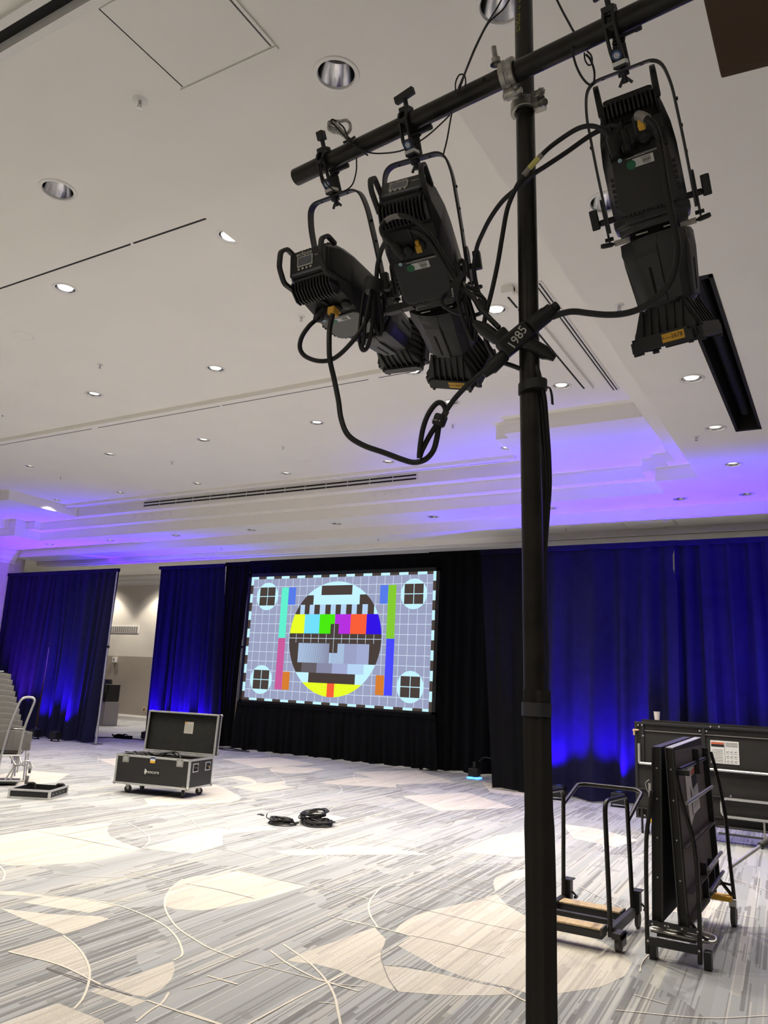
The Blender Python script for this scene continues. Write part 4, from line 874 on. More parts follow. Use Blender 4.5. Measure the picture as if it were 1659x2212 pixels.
# splitter block
sb = Vector((-0.6341, 1.6329, 2.4714))
xa = (Vector((-0.5643, 1.655, 2.5233)) - Vector((-0.6774, 1.6197, 2.4228))).normalized()
za = Vector((.3, -.84, -.25)); za = (za - xa * za.dot(xa)).normalized(); ya = za.cross(xa)
t = thing('power_splitter', 'black power splitter block marked 1985 taped at the post', 'power splitter', mat=axes(xa, ya, za, sb))
m = MB(); m.box((0, 0, 0), (.085, .046, .04)); m.box((-.02, .028, 0), (.04, .03, .034)); m.build('block', M_BLKP, t, bevel=.007)
m = MB(); m.lathe([(.012, .04), (.02, .046), (.02, .095), (.018, .1), (.018, .112), (.0115, .116), (.0115, .13)], (0, 0, 0), 18, (1, 0, 0), True); m.build('inlet_plug', M_BLKP, t, True)
m = MB(); m.lathe([(.016, .03), (.0165, .07), (.012, .084), (.007, .1)], (-.022, 0, 0), 14, (-.25, 1, 0), True); m.build('outlet_plug', M_BLKP, t, True)
m = MB(); m.lathe([(.014, .04), (.016, .044), (.0165, .085), (.012, .092), (.008, .11)], (0, -.008, 0), 14, (-1, -.1, 0), True); m.build('outlet_plug', M_BLKP, t, True)
m = MB(); m.lathe([(.016, .02), (.017, .075), (.012, .085), (.008, .1)], (.012, 0, -.004), 14, (.35, -1, 0), True); m.build('outlet_plug', M_BLKP, t, True)
m = MB(); m.mesh(text_mesh('1985', .030, .0003), axes((.96, .28, 0), (-.28, .96, 0), (0, 0, 1), (.004, -.002, .0203))); m.build('lettering', M_WINK, t, label='white hand-written 1985')
# cables of the rightmost spotlight
c = cable('thick black power cable sweeping from the rightmost spotlight down to the splitter block', [(-0.3288, 1.6104, 2.9584), (-0.3136, 1.5953, 2.9368), (-0.2991, 1.6019, 2.9218), (-0.2909, 1.613, 2.8978), (-0.2872, 1.6252, 2.8594), (-0.2834, 1.6433, 2.7986), (-0.2777, 1.6625, 2.738), (-0.2707, 1.6811, 2.6824), (-0.2699, 1.6921, 2.6418), (-0.2791, 1.6974, 2.6006), (-0.2986, 1.7058, 2.5692), (-0.3279, 1.7069, 2.544), (-0.3606, 1.7039, 2.5265), (-0.3958, 1.6968, 2.5191), (-0.4306, 1.6877, 2.5199), (-0.4655, 1.6773, 2.5259), (-0.5007, 1.6665, 2.5331), (-0.5273, 1.6627, 2.5323), (-0.5527, 1.6609, 2.5272)], .0078)
m = MB(); P = smooth_path([(-0.3323, 1.6078, 2.9603), (-0.3206, 1.6002, 2.9479), (-0.3102, 1.5978, 2.935)], 4); m.tube([Vector(p) - c.location for p in P], .0115, 12); m.build('grey_sleeve', M_DISP, c, True, label='pale grey plug sleeve')
m = MB(); m.box((0, 0, 0), (.016, .018, .02)); o = m.build('yellow_latch', M_YEL, c, bevel=.003); o.location = Vector((-0.3245, 1.6075, 2.9338)) - c.location
c = cable('black data cable with yellow label arching left from the rightmost spotlight', [(-0.3961, 1.6246, 2.9333), (-0.4026, 1.608, 2.9364), (-0.4148, 1.5977, 2.9483), (-0.4382, 1.5925, 2.9605), (-0.4666, 1.5877, 2.9598), (-0.502, 1.5828, 2.9436), (-0.5373, 1.5698, 2.9127), (-0.5713, 1.5694, 2.8822), (-0.6006, 1.5709, 2.8549), (-0.6227, 1.5774, 2.8255), (-0.6412, 1.5868, 2.7927), (-0.6551, 1.5943, 2.7318), (-0.6694, 1.6031, 2.6655), (-0.6866, 1.6102, 2.599), (-0.6994, 1.6141, 2.5547), (-0.7075, 1.6179, 2.5215), (-0.7063, 1.6286, 2.4833), (-0.6949, 1.6436, 2.4512), (-0.6758, 1.6596, 2.4338), (-0.647, 1.6683, 2.4203), (-0.6223, 1.675, 2.4055), (-0.6041, 1.68, 2.382)], .0058)
m = MB(); P = smooth_path([(-0.5926, 1.568, 2.8618), (-0.579, 1.5686, 2.8767), (-0.5685, 1.5679, 2.8853), (-0.5484, 1.5691, 2.9034)], 4); m.tube([Vector(p) - c.location for p in P], .0066, 10); m.build('clear_sleeve', M_DISP, c, True)
m = MB(); P = smooth_path([(-0.5787, 1.5677, 2.876), (-0.5682, 1.567, 2.8847), (-0.5559, 1.5678, 2.8962)], 4); m.tube([Vector(p) - c.location for p in P], .0068, 10); m.build('yellow_label', mat('label_yellow', rgb(214, 206, 120), .6, noise=.04), c, True, label='yellow label')
c2 = cable('black data cable crossing behind the post from the rightmost to the middle spotlight', [(-0.3754, 1.6426, 2.9576), (-0.3865, 1.6225, 2.9635), (-0.4176, 1.6167, 2.9604), (-0.4495, 1.6126, 2.9487), (-0.4974, 1.6039, 2.9187), (-0.5441, 1.5902, 2.8872), (-0.5758, 1.5825, 2.8672), (-0.6182, 1.5868, 2.8453), (-0.6597, 1.6013, 2.8324), (-0.6977, 1.6203, 2.8098), (-0.7332, 1.6515, 2.792), (-0.7591, 1.6767, 2.7733), (-0.7761, 1.6999, 2.7367), (-0.7748, 1.7114, 2.6956), (-0.7614, 1.7072, 2.6507), (-0.7476, 1.6894, 2.6131)], .0058)
for k, (a, b) in enumerate(((1312, 288), (1338, 284))): pass
plug(c, (-0.3977, 1.6226, 2.9375), (.15, .3, -.95), .05, .0115)
plug(c2, (-0.3762, 1.6418, 2.9586), (.15, .3, -.95), .05, .0115)
# cables strapped down the post
for lab, off in (('black cable strapped down the right side of the post, inner run', [(-0.6025, 1.6748, 2.4057), (-0.5939, 1.6773, 2.3699), (-0.5871, 1.6847, 2.3342), (-0.5858, 1.6987, 2.26), (-0.5863, 1.7178, 2.1856), (-0.5888, 1.7329, 2.1217), (-0.5938, 1.7353, 2.0553), (-0.6039, 1.74, 1.9682), (-0.6119, 1.7485, 1.8717), (-0.6192, 1.7624, 1.7555), (-0.623, 1.7753, 1.6512)]),
                 ('black cable strapped down the right side of the post, outer run', [(-0.5928, 1.6668, 2.4127), (-0.5843, 1.6692, 2.377), (-0.5787, 1.6835, 2.3348), (-0.5782, 1.7031, 2.2605), (-0.5789, 1.7193, 2.1967), (-0.5824, 1.7339, 2.1327), (-0.5874, 1.7363, 2.0662), (-0.5965, 1.7443, 1.9686), (-0.6014, 1.7572, 1.8619), (-0.6026, 1.772, 1.7565), (-0.6065, 1.785, 1.6521)]),
                 ('black cable strapped down the right side of the post, rear run', [(-0.6071, 1.6817, 2.3914), (-0.6005, 1.6899, 2.3521), (-0.5959, 1.701, 2.2968), (-0.5956, 1.718, 2.2095), (-0.5979, 1.7332, 2.0999), (-0.6058, 1.7449, 1.9912), (-0.6087, 1.7619, 1.8733), (-0.6124, 1.778, 1.7567), (-0.6172, 1.7906, 1.6517)])):
    cable(lab, off, .0066)
t = thing('electrical_tape', 'black tape wound round post and cables below the splitter', 'tape', (-0.6161, 1.7141, 2.3608))
pp = pole_at(2.3608) - Vector((-0.6161, 1.7141, 2.3608))
m = MB(); R = []
for zz in (-.016, -.006, .006, .014): R.append([pp + Vector((.009 + .0345 * math.cos(a), .029 * math.sin(a) - .006, zz * .8 + .004 * math.cos(a))) for a in [2 * PI * k / 24 for k in range(24)]])
m.rings(R); m.build('wrap', M_BLK, t, True)
m = MB(); m.strap(smooth_path([Vector(p) for p in ((.036, -.02, .0), (.05, -.03, .0), (.056, -.03, -.02), (.058, -.03, -.045))], 4), (.3, .9, 0), .008, .0015); m.build('loose_end', M_BLK, t)
# safety wires and rope
cable('thin black safety wire running up from the middle spotlight past the bar', [(-0.8536, 1.6517, 3.0656), (-0.8421, 1.6479, 3.1064), (-0.8218, 1.6254, 3.1477), (-0.7981, 1.6036, 3.1941), (-0.7678, 1.5875, 3.2338), (-0.7365, 1.579, 3.2924), (-0.7062, 1.5812, 3.3531), (-0.6767, 1.5861, 3.4019), (-0.6585, 1.5874, 3.4382)], .0022, 'safety_wire', n=6)
cable('thin black safety wire doubled alongside, from the bar up and out of frame', [(-0.7783, 1.567, 3.1512), (-0.7644, 1.5659, 3.1869), (-0.7543, 1.5726, 3.2305), (-0.7271, 1.5725, 3.293), (-0.6971, 1.5753, 3.3509), (-0.6635, 1.5862, 3.3857), (-0.6461, 1.5896, 3.4125)], .0022, 'safety_wire', n=6)
cable('small thin wire loop round the bar left of the coupler', [(-0.7674, 1.542, 3.1347), (-0.7664, 1.535, 3.1635), (-0.7568, 1.5353, 3.1847), (-0.7456, 1.542, 3.1842), (-0.7438, 1.5476, 3.1671), (-0.7502, 1.5562, 3.1652)], .002, 'safety_wire', n=6)
cable('thin wire sagging under the bar between the two left clamps', [(-1.1361, 1.6201, 3.1824), (-1.1068, 1.6219, 3.1506), (-1.0729, 1.6247, 3.1259), (-1.0296, 1.63, 3.1132), (-0.9808, 1.6364, 3.1085), (-0.9331, 1.6292, 3.1077), (-0.8859, 1.62, 3.1136), (-0.843, 1.6163, 3.1344), (-0.8194, 1.6146, 3.1489)], .0022, 'safety_wire', n=6)
cable('thin wire hanging from the bar to the yoke of the leftmost spotlight', [(-1.1327, 1.644, 3.144), (-1.14, 1.6584, 3.1177), (-1.1501, 1.6686, 3.1015), (-1.1624, 1.6768, 3.0876), (-1.1751, 1.6732, 3.0723), (-1.1921, 1.6654, 3.0634), (-1.2137, 1.6624, 3.0713), (-1.2315, 1.648, 3.0862), (-1.2426, 1.6346, 3.1121), (-1.2408, 1.6168, 3.1386), (-1.2319, 1.6151, 3.1655)], .0022, 'safety_wire', n=6)
c = cable('thin black safety wire looped over the bar left of the rightmost clamp', [(-0.5021, 1.5149, 3.2958), (-0.4892, 1.5317, 3.2609), (-0.476, 1.5477, 3.2293), (-0.4678, 1.5576, 3.2103), (-0.461, 1.5649, 3.1977), (-0.4677, 1.5644, 3.1844), (-0.4696, 1.5591, 3.1545), (-0.4651, 1.5701, 3.1225), (-0.4555, 1.5826, 3.0962), (-0.4433, 1.5942, 3.0797), (-0.4338, 1.6, 3.0792), (-0.4291, 1.5993, 3.0924), (-0.4309, 1.6026, 3.1217), (-0.4416, 1.6099, 3.161), (-0.4519, 1.6108, 3.1795)], .0027, 'safety_wire', n=6)
cable('small wire hook hanging below the bar left of the rightmost clamp', [(-0.4531, 1.5992, 3.1756), (-0.4524, 1.6041, 3.1582), (-0.4455, 1.6113, 3.1466), (-0.4382, 1.6138, 3.1536), (-0.439, 1.6091, 3.1699), (-0.447, 1.6016, 3.1804)], .002, 'safety_wire', n=6)
t = thing('rope_hank', 'white speckled cord loop tied on top of the bar between the left clamps', 'rope', (-1.1465, 1.6224, 3.1954))
c0 = Vector((-1.1465, 1.6224, 3.1954))
mr = mat('speckled_cord', rgb(188, 186, 180), .8, noise=.6, nscale=180)
for path in [[(-1.1498, 1.6198, 3.1978), (-1.1649, 1.6067, 3.2139), (-1.1828, 1.5939, 3.222), (-1.195, 1.5848, 3.2291), (-1.1943, 1.5825, 3.2396), (-1.1813, 1.5893, 3.2429), (-1.1663, 1.5981, 3.2438), (-1.151, 1.6063, 3.2473), (-1.1424, 1.6139, 3.2373), (-1.1435, 1.6174, 3.2216), (-1.1512, 1.6156, 3.2108), (-1.1603, 1.6097, 3.2128)], [(-1.1472, 1.6119, 3.1882), (-1.1635, 1.5985, 3.2029), (-1.1805, 1.5875, 3.2058), (-1.1914, 1.5788, 3.2143), (-1.1882, 1.5773, 3.2274), (-1.1767, 1.584, 3.2281), (-1.1658, 1.5927, 3.2196), (-1.1521, 1.6057, 3.2009)]]:
    m = MB(); m.tube([Vector(p) - c0 for p in smooth_path(path, 6)], .0046, 8); m.build('cord', mr, t, True)
for path in [[(-1.1652, 1.5787, 3.2292), (-1.1752, 1.5715, 3.2338), (-1.178, 1.5719, 3.2259), (-1.1632, 1.5852, 3.2087), (-1.1392, 1.5958, 3.1771), (-1.1236, 1.5981, 3.1581), (-1.1005, 1.606, 3.1345), (-1.0791, 1.6231, 3.1179)], [(-1.1598, 1.5831, 3.2244), (-1.1491, 1.5924, 3.2133), (-1.1364, 1.5954, 3.185), (-1.1306, 1.6028, 3.1699)]]:
    m = MB(); m.tube([Vector(p) - c0 for p in smooth_path(path, 6)], .0024, 6); m.build('tie_wire', M_CABLE, t, True)
m = MB(); m.tube([Vector(p) - c0 for p in [(-1.1521, 1.6017, 3.1705), (-1.1292, 1.6029, 3.1725), (-1.1234, 1.6143, 3.1877)]], .004, 6); m.tube([Vector(p) - c0 for p in [(-1.1297, 1.5919, 3.168), (-1.1215, 1.6, 3.1556)]], .007, 8); m.build('knot', M_CABLE, t, True)

# ------------------------------------------------------------------ open flight case
t = thing('flight_case', 'open black flight case with aluminium edges on castors, lid standing up', 'flight case', (-8.66, 8.705, 0), math.radians(13))
W, Dp, B0, B1 = .60, .325, .125, .53
m = MB(); th = .014
m.bb(-W, W, -Dp, Dp, B0, B0 + th).bb(-W, -W + th, -Dp, Dp, B0, B1).bb(W - th, W, -Dp, Dp, B0, B1).bb(-W, W, -Dp, -Dp + th, B0, B1).bb(-W, W, Dp - th, Dp, B0, B1); m.build('body', M_LAM, t)
m = MB(); m.bb(-.02, .0, -Dp + th, Dp - th, B0 + th, B1 - .03); m.build('divider', M_FOAM, t)
m = MB(); e = .028; q = .004
for sx in (-1, 1):
    for sy in (-1, 1): m.bb(sx * W - e / 2 - sx * (e / 2 - q), sx * W + e / 2 - sx * (e / 2 - q), sy * Dp - e / 2 - sy * (e / 2 - q), sy * Dp + e / 2 - sy * (e / 2 - q), B0, B1)
    for z in (B0, B1 - e): m.bb(sx * W - e / 2 - sx * (e / 2 - q), sx * W + e / 2 - sx * (e / 2 - q), -Dp, Dp, z, z + e)
for sy in (-1, 1):
    for z in (B0, B1 - e): m.bb(-W, W, sy * Dp - e / 2 - sy * (e / 2 - q), sy * Dp + e / 2 - sy * (e / 2 - q), z, z + e)
m.build('edge_trim', M_ALU, t, bevel=.003)
for sx in (-1, 1):
    for sy in (-1, 1):
        m = MB(); m.lathe([(.0001, .022), (.016, .018), (.024, .006), (.026, -.01)], (sx * (W - .005), sy * (Dp - .005), B0 + .012), 12, (sx, sy, -.7)); m.build('ball_corner', M_STEEL, t, True)
for k, x in enumerate((-.44, .44)):
    m = MB(); m.bb(x - .055, x + .055, -Dp - .006, -Dp - .001, B1 - .11, B1 - .002); la = m.build('latch', M_STEEL, t, bevel=.006)
    m = MB(); m.bb(x - .035, x + .035, -Dp - .009, -Dp - .0065, B1 - .09, B1 - .035).box((x, -Dp - .014, B1 - .05), (.05, .006, .02), Matrix.Rotation(.6, 3, 'Y')).cyl((x, -Dp - .006, B1 - .03), (x, -Dp - .016, B1 - .03), .014); m.build('latch_wing', M_CHROME, la)
m = MB(); m.bb(-.04, .04, -Dp - .003, -Dp - .0005, B1 - .06, B1 - .008); s_ = m.build('case_label', M_STICK, t, label='white, blue and yellow label')
m = MB(); m.bb(-.04, .04, -Dp - .004, -Dp - .003, B1 - .035, B1 - .008); m.build('label_head', M_BLUE, s_)
m = MB(); m.bb(-.04, .04, -Dp - .004, -Dp - .003, B1 - .09, B1 - .058); m.build('label_foot', M_YEL, s_)
m = MB(); m.bb(-.13, .13, -Dp - .003, -Dp - .0005, .265, .375); lp = m.build('logo_plate', M_INK, t)
mf = axes((1, 0, 0), (0, 0, 1), (0, -1, 0))
m = MB(); m.mesh(text_mesh('encore', .066, .0004), Matrix.Translation((.03, -Dp - .0035, .32)) @ mf)
for k in range(5):
    h = .036 - abs(k - 2) * .0
    x0 = -.118 + (.004 * abs(k - 2)); z = .32 + (k - 2) * .0145
    m.prism([(x0, -Dp - .0035, z - .006), (-.105 + .012, -Dp - .0035, z - .006), (-.105 + .012, -Dp - .0035, z + .006), (x0, -Dp - .0035, z + .006)], (0, -.0006, 0))
m.prism([(-.098, -Dp - .0035, .282), (-.098, -Dp - .0035, .358), (-.066, -Dp - .0035, .32)], (0, -.0006, 0)); m.build('logo', M_WINK, lp, label='white encore logo')
m = MB(); m.mesh(text_mesh('x-s', .03, .0004), Matrix.Translation((.53, -Dp - .002, .17)) @ mf); m.build('maker_mark', M_DISP, t)
for y in (-.17, .17):
    mm = MB(); mm.bb(W + .001, W + .006, y - .075, y + .075, .35, .47); hd = mm.build('recessed_handle', M_ALU, t, bevel=.004)
    mm = MB(); mm.bb(W + .0062, W + .0075, y - .055, y + .055, .365, .455); mm.build('handle_well', M_DARK, hd)
    mm = MB(); mm.tube(rounded([(W + .008, y - .05, .44), (W + .02, y - .045, .41), (W + .02, y + .045, .41), (W + .008, y + .05, .44)], .01), .007, 8); mm.build('grip', M_RUB, hd)
m = MB(); m.bb(W + .0078, W + .0086, .19, .215, .385, .415); m.build('handle_tag', M_YEL, t)
for sx, a in ((-1, .5), (1, 1.9), (-1, 2.6), (1, .9)):
    sy = -1 if a in (.5, 1.9) else 1
    c0 = Vector((sx * .46, sy * .2, 0)); d = Vector((math.cos(a), math.sin(a), 0)) * .02
    m = MB(); m.bb(c0.x - .05, c0.x + .05, c0.y - .045, c0.y + .045, .112, B0); cst = m.build('castor_plate', M_STEEL, t)
    m = MB(); pd = Vector((-d.y, d.x, 0)).normalized()
    m.tube([c0 + d - pd * .016 + Vector((0, 0, .05)), c0 + d + pd * .016 + Vector((0, 0, .05))], .05, 20); m.build('wheel', M_RUB, cst, True)
    m = MB()
    for s in (-1, 1): m.prism([c0 + pd * s * .02 + Vector((0, 0, .112)) + d.normalized() * .03, c0 + pd * s * .02 + Vector((0, 0, .112)) - d.normalized() * .02, c0 + d + pd * s * .02 + Vector((0, 0, .04)) - d.normalized() * .012, c0 + d + pd * s * .02 + Vector((0, 0, .04)) + d.normalized() * .012], pd * s * .003)
    m.build('fork', M_STEEL, cst)
# lid swung up behind
LM = Matrix.Translation((0, Dp + .01, B1 + .01)) @ Matrix.Rotation(-.06, 4, 'X')
H = .585; T = .10
m = MB(); m.bb(-W, W, T - .012, T, 0, H).bb(-W, -W + .012, 0, T, 0, H).bb(W - .012, W, 0, T, 0, H).bb(-W, W, 0, T, 0, .012).bb(-W, W, 0, T, H - .012, H); m.xf(LM); lid = m.build('lid', M_LAM, t)
m = MB(); m.bb(-W + .013, W - .013, T - .03, T - .013, .013, H - .013); m.xf(LM); m.build('foam_lining', M_FOAM, lid)
m = MB()
for (a, b, c, d) in ((-W - .004, -W + .022, 0, H), (W - .022, W + .004, 0, H), (-W, W, -.004, .02), (-W, W, H - .02, H + .004)): m.bb(a, b, -.006, .016, c, d)
for (a, b, c, d) in ((-W - .004, -W + .022, 0, H), (W - .022, W + .004, 0, H), (-W, W, -.004, .02), (-W, W, H - .02, H + .004)): m.bb(a, b, T - .022, T + .004, c, d)
m.xf(LM); m.build('lid_trim', M_ALU, lid, bevel=.003)
for sx in (-1, 1):
    for z in (.01, H - .01):
        m = MB(); m.lathe([(.0001, .02), (.018, .014), (.024, 0)], (sx * W, T - .01, z), 10, (sx, .7, 1 if z > .2 else -1)); m.xf(LM); m.build('lid_corner', M_STEEL, lid, True)
m = MB(); m.bb(.005, .155, T - .0315, T - .0302, .285, .455); m.xf(LM); pg = m.build('packing_sheet', M_PAPER, lid, label='white printed packing list')
m = MB(); m.bb(.008, .05, T - .0325, T - .0316, .43, .452); m.xf(LM); m.build('sheet_head', M_YEL, lid)
m = MB()
for k in range(11): m.bb(.015, .145 - (.03 if k % 3 == 2 else 0), T - .0322, T - .0316, .30 + k * .0115, .3035 + k * .0115)
for x in (.045, .075, .1, .125): m.bb(x, x + .0015, T - .0322, T - .0316, .30, .42)
m.xf(LM); m.build('printed_lines', M_DISP, lid)
m = MB()
for x in (-.35, .35): m.cyl((x - .06, Dp + .012, B1 + .006), (x + .06, Dp + .012, B1 + .006), .009, n=8)
m.build('hinge', M_STEEL, t)
m = MB()
for k in range(7):
    a = k * .9
    m.tube(smooth_path([(-.42 + .1 * math.cos(a + b) + .05 * k * math.cos(2.1 * k), -.1 + .07 * math.sin(a + b), .50 + .012 * k * .6 + .035 * math.sin(b * 1.7 + k) * .6) for b in (0, 1.5, 3.0, 4.5)], 5, True), .009, 7, loop=True)
o = m.build('packed_cables', M_CABLE, None, True); o.matrix_world = Matrix.Translation((-8.66, 8.705, 0)) @ Matrix.Rotation(math.radians(13), 4, 'Z'); tag(o, 'black cables heaped over the left rim of the open flight case', 'cable')
m = MB(); m.tube(smooth_path([(-.2, .1, .47), (-.05, .12, .55), (.1, .1, .57), (.2, .05, .54), (.25, 0, .46)], 6), .012, 8); m.tube(smooth_path([(-.25, .0, .47), (-.1, .05, .545), (.05, .12, .55), (.12, .15, .47)], 6), .01, 8)
o = m.build('packed_cables', M_CABLE, None, True); o.matrix_world = Matrix.Translation((-8.66, 8.705, 0)) @ Matrix.Rotation(math.radians(13), 4, 'Z'); tag(o, 'black cable arching out of the middle of the open flight case', 'cable')
# ------------------------------------------------------------------ small tray on the floor at left
t = thing('case_tray', 'shallow black tray with aluminium edges and foam lying on the carpet at left', 'flight case', (-9.47, 7.26, 0), math.radians(29))
W, Dp, H = .265, .275, .115
m = MB(); m.bb(-W, W, -Dp, Dp, 0.002, .014).bb(-W, -W + .014, -Dp, Dp, 0.002, H).bb(W - .014, W, -Dp, Dp, .002, H).bb(-W, W, -Dp, -Dp + .014, .002, H).bb(-W, W, Dp - .014, Dp, .002, H); m.build('shell', M_LAM, t)
m = MB()
for sx in (-1, 1):
    for z in (.0, H - .02): m.bb(sx * W - .012, sx * W + .012, -Dp - .004, Dp + .004, z, z + .024)
    for sy in (-1, 1): m.bb(sx * W - .015, sx * W + .015, sy * Dp - .015, sy * Dp + .015, 0, H + .006)
for sy in (-1, 1):
    for z in (.0, H - .02): m.bb(-W - .004, W + .004, sy * Dp - .012, sy * Dp + .012, z, z + .024)
m.build('edge_trim', M_ALU, t, bevel=.003)
m = MB(); m.bb(-W + .016, W - .016, -Dp + .016, Dp - .016, .015, .05); m.build('foam_lining', M_FOAM, t)
for y in (-.16, -.05, .06, .17):
    m = MB(); m.lathe([(.0001, .004), (.007, .003), (.008, 0)], (W + .0005, y, .055), 8, (1, 0, 0)); m.build('rivet', M_CHROME, t)
for x, y in ((-.2, .19), (.19, .22)):
    m = MB(); m.tube(rounded([(x - .06, y, .05), (x - .05, y, .13), (x + .05, y, .135), (x + .06, y, .05)], .03), .018, 8); m.build('foam_pad', M_FOAM, t, True)
tag(MB().tube(smooth_path([(-10.0, 6.95, .012), (-9.88, 6.9, .03), (-9.8, 6.86, .014), (-9.9, 6.8, .02), (-9.78, 6.76, .013), (-9.72, 6.8, .03)], 6), .014, 7).build('tangled_cable', M_CABLE, None, True), 'tangled black cable ends left of the shallow tray', 'cable')
# ------------------------------------------------------------------ stacked chairs on a hand truck
CA = math.radians(48)
def chair_mesh():
    t = thing('stacking_chair', 'x', 'chair')
    m = MB(); R = []
    for j in range(7):
        u = j / 6 * 2 - 1
        bow = .035 * (1 - u * u); wd = .25; top = .70 + .028 * (1 - u * u)
        x = u * wd; y0 = -bow
        R.append([Vector((x, y0 - .025, .44)), Vector((x, y0 - .03, top - .03)), Vector((x, y0 - .018, top)), Vector((x, y0 + .02, top)), Vector((x, y0 + .028, top - .03)), Vector((x, y0 + .025, .44))])
    m.rings(R); m.build('backrest', M_CHAIR, t, True, bevel=.004)
    m = MB(); m.bb(-.21, .13, .05, .40, .385, .44); m.build('seat', M_CHAIR, t, bevel=.02)
    m = MB(); m.bb(-.2, .12, .06, .39, .365, .385); m.build('seat_pan', M_BLKP, t)
    m = MB(); R = []
    for j in range(7):
        u = j / 6 * 2 - 1; bow = .035 * (1 - u * u); top = .70 + .028 * (1 - u * u)
        R.append([Vector((u * .245, .024 - bow, .46)), Vector((u * .245, .024 - bow, top + .012)), Vector((u * .245, .046 - bow, top + .012)), Vector((u * .245, .046 - bow, .46))])
    m.rings(R); m.build('dark_gap_strip', M_BLKP, t, True)  # black strip added to make the dark gap above each backrest
    m = MB()
    for s in (-1, 1): m.tube(rounded([(s * .20, -.03, .69), (s * .2, .0, .36), (s * .2, .42, .36)], .05), .0105, 7)
    m.tube([(-.14, .0, .742), (.14, .0, .742)], .006, 6); m.build('side_frame', M_CHROME, t, True)
    for s in (-1, 1):
        m = MB(); m.tube([(s * .2, .03, .37), (s * .225, -.05, .0)], .011, 7); m.build('leg', M_CHROME, t, True)
        m = MB(); m.tube([(s * .2, .4, .37), (s * .205, .42, .0)], .011, 7); m.build('leg', M_CHROME, t, True)
    return t
base = Matrix.Translation((-10.77, 7.69, .0)) @ Matrix.Rotation(CA, 4, 'Z')
ch0 = chair_mesh()
for k in range(11):
    t = ch0 if k == 0 else copy_tree(ch0)
    t.matrix_world = base @ Matrix.Translation((-.034 * k - (.10 if k else 0), .022 * k + (.03 if k else 0), .03 + .0835 * k - (.012 if k else 0)))
    lab = 'grey upholstered stacking chair, %s of the stack on the hand truck' % (('lowest', 'second from the bottom', 'third from the bottom', 'fourth from the bottom', 'fifth from the bottom', 'middle one', 'fifth from the top', 'fourth from the top', 'third from the top', 'second from the top', 'topmost')[k])
    tag(t, lab, 'chair', 'stacked grey chairs at the left edge')
t = thing('chair_dolly', 'silver tube hand truck holding the stack of grey chairs', 'hand truck', (-10.72, 7.72, 0), CA)
m = MB(); m.tube(rounded([(-.13, -.33, .06), (-.16, -.30, .30), (-.10, -.19, .85), (-.01, -.09, 1.24), (.19, -.09, 1.24), (.10, -.17, .85), (.06, -.2, .32)], .09, 6), .0165, 9); m.build('handle_tube', M_CHROME, t, True)
m = MB(); m.tube([(-.42, -.3, .075), (.22, -.3, .075)], .014, 8); m.build('axle', M_CHROME, t, True)
m = MB(); m.tube([(.06, -.2, .32), (-.05, -.3, .08)], .013, 8).tube([(.10, -.2, .5), (.02, -.3, .08)], .013, 8); m.tube(rounded([(-.04, -.2, .42), (.06, -.26, .28), (.13, -.38, .3), (.2, -.42, .37), (.25, -.42, .36), (.27, -.40, .30)], .04), .013, 8).tube(rounded([(.08, -.22, .42), (.14, -.3, .3), (.2, -.42, .29), (.24, -.42, .33)], .03), .011, 8)
m.tube([(-.16, -.28, .42), (.1, -.24, .42)], .012, 8); m.build('brace', M_CHROME, t, True)
for x in (-.45, .24):
    m = MB(); m.tube([(x - .02, -.3, .075), (x + .02, -.3, .075)], .074, 20); wl = m.build('wheel', M_RUB, t, True)
    m = MB(); m.tube([(x - .023, -.3, .075), (x + .023, -.3, .075)], .035, 14); m.build('hub', M_CHROME, wl, True)
m = MB(); m.tube([(.255, -.41, .235), (.285, -.41, .235)], .04, 16); m.build('castor', M_RUB, t, True)
m = MB(); m.bb(.245, .295, -.435, -.385, .255, .29); m.build('castor_fork', M_CHROME, t)
m = MB(); m.bb(-.42, .1, -.26, .2, .03, .05); m.build('toe_plate', M_BLK, t)
# ------------------------------------------------------------------ coiled cables on the carpet
def coil(lab, c, parts, r=.008):
    t = thing('cable_coil', lab, 'cable coil', c)
    rnd = random.Random(len(lab))
    for (ox, oy, oz, R, n, tilt, hgt) in parts:
        m = MB()
        for k in range(n):
            rr = R * (.62 + .38 * rnd.random()); dx, dy = rnd.uniform(-.025, .025), rnd.uniform(-.02, .02); z = .012 + oz + hgt * rnd.random(); sq = rnd.uniform(.62, .95); w1 = rnd.uniform(0, 6)
            P = [(ox + dx + rr * math.cos(a), oy + dy + rr * sq * math.sin(a), max(.009, z + .012 * math.sin(2 * a + w1) + tilt * rr * math.sin(a + .6))) for a in [2 * PI * j / 22 for j in range(22)]]
            m.tube(P, r, 6, loop=True)
        m.build('coil', M_CABLE, t, True)
    return t
t1 = coil('flat black cable coil on the carpet, the smaller left one', (-5.955, 7.98, 0), [(0, 0, 0, .175, 12, 0, .05)])
m = MB(); m.tube(smooth_path([(-.17, .0, .03), (-.2, -.03, .06), (-.2, -.02, .1)], 5), .006, 6); m.build('loose_end', M_CABLE, t1, True)
m = MB(); m.cyl((.155, .06, .02), (.18, .1, .03), .014); m.build('plug', M_BLKP, t1)
t2 = coil('large black cable coil on the carpet, one loop bundle piled on another', (-5.66, 8.26, 0), [(.05, -.02, 0, .20, 13, 0, .06), (-.07, .06, .07, .185, 11, .18, .05)])
m = MB(); m.bb(-.0, .05, .05, .09, .135, .15); m.build('white_tag', M_STICK, t2, label='white tag')
m = MB(); m.bb(-.2, -.14, -.04, .02, .01, .035); m.build('yellow_tag', M_STICK, t2)
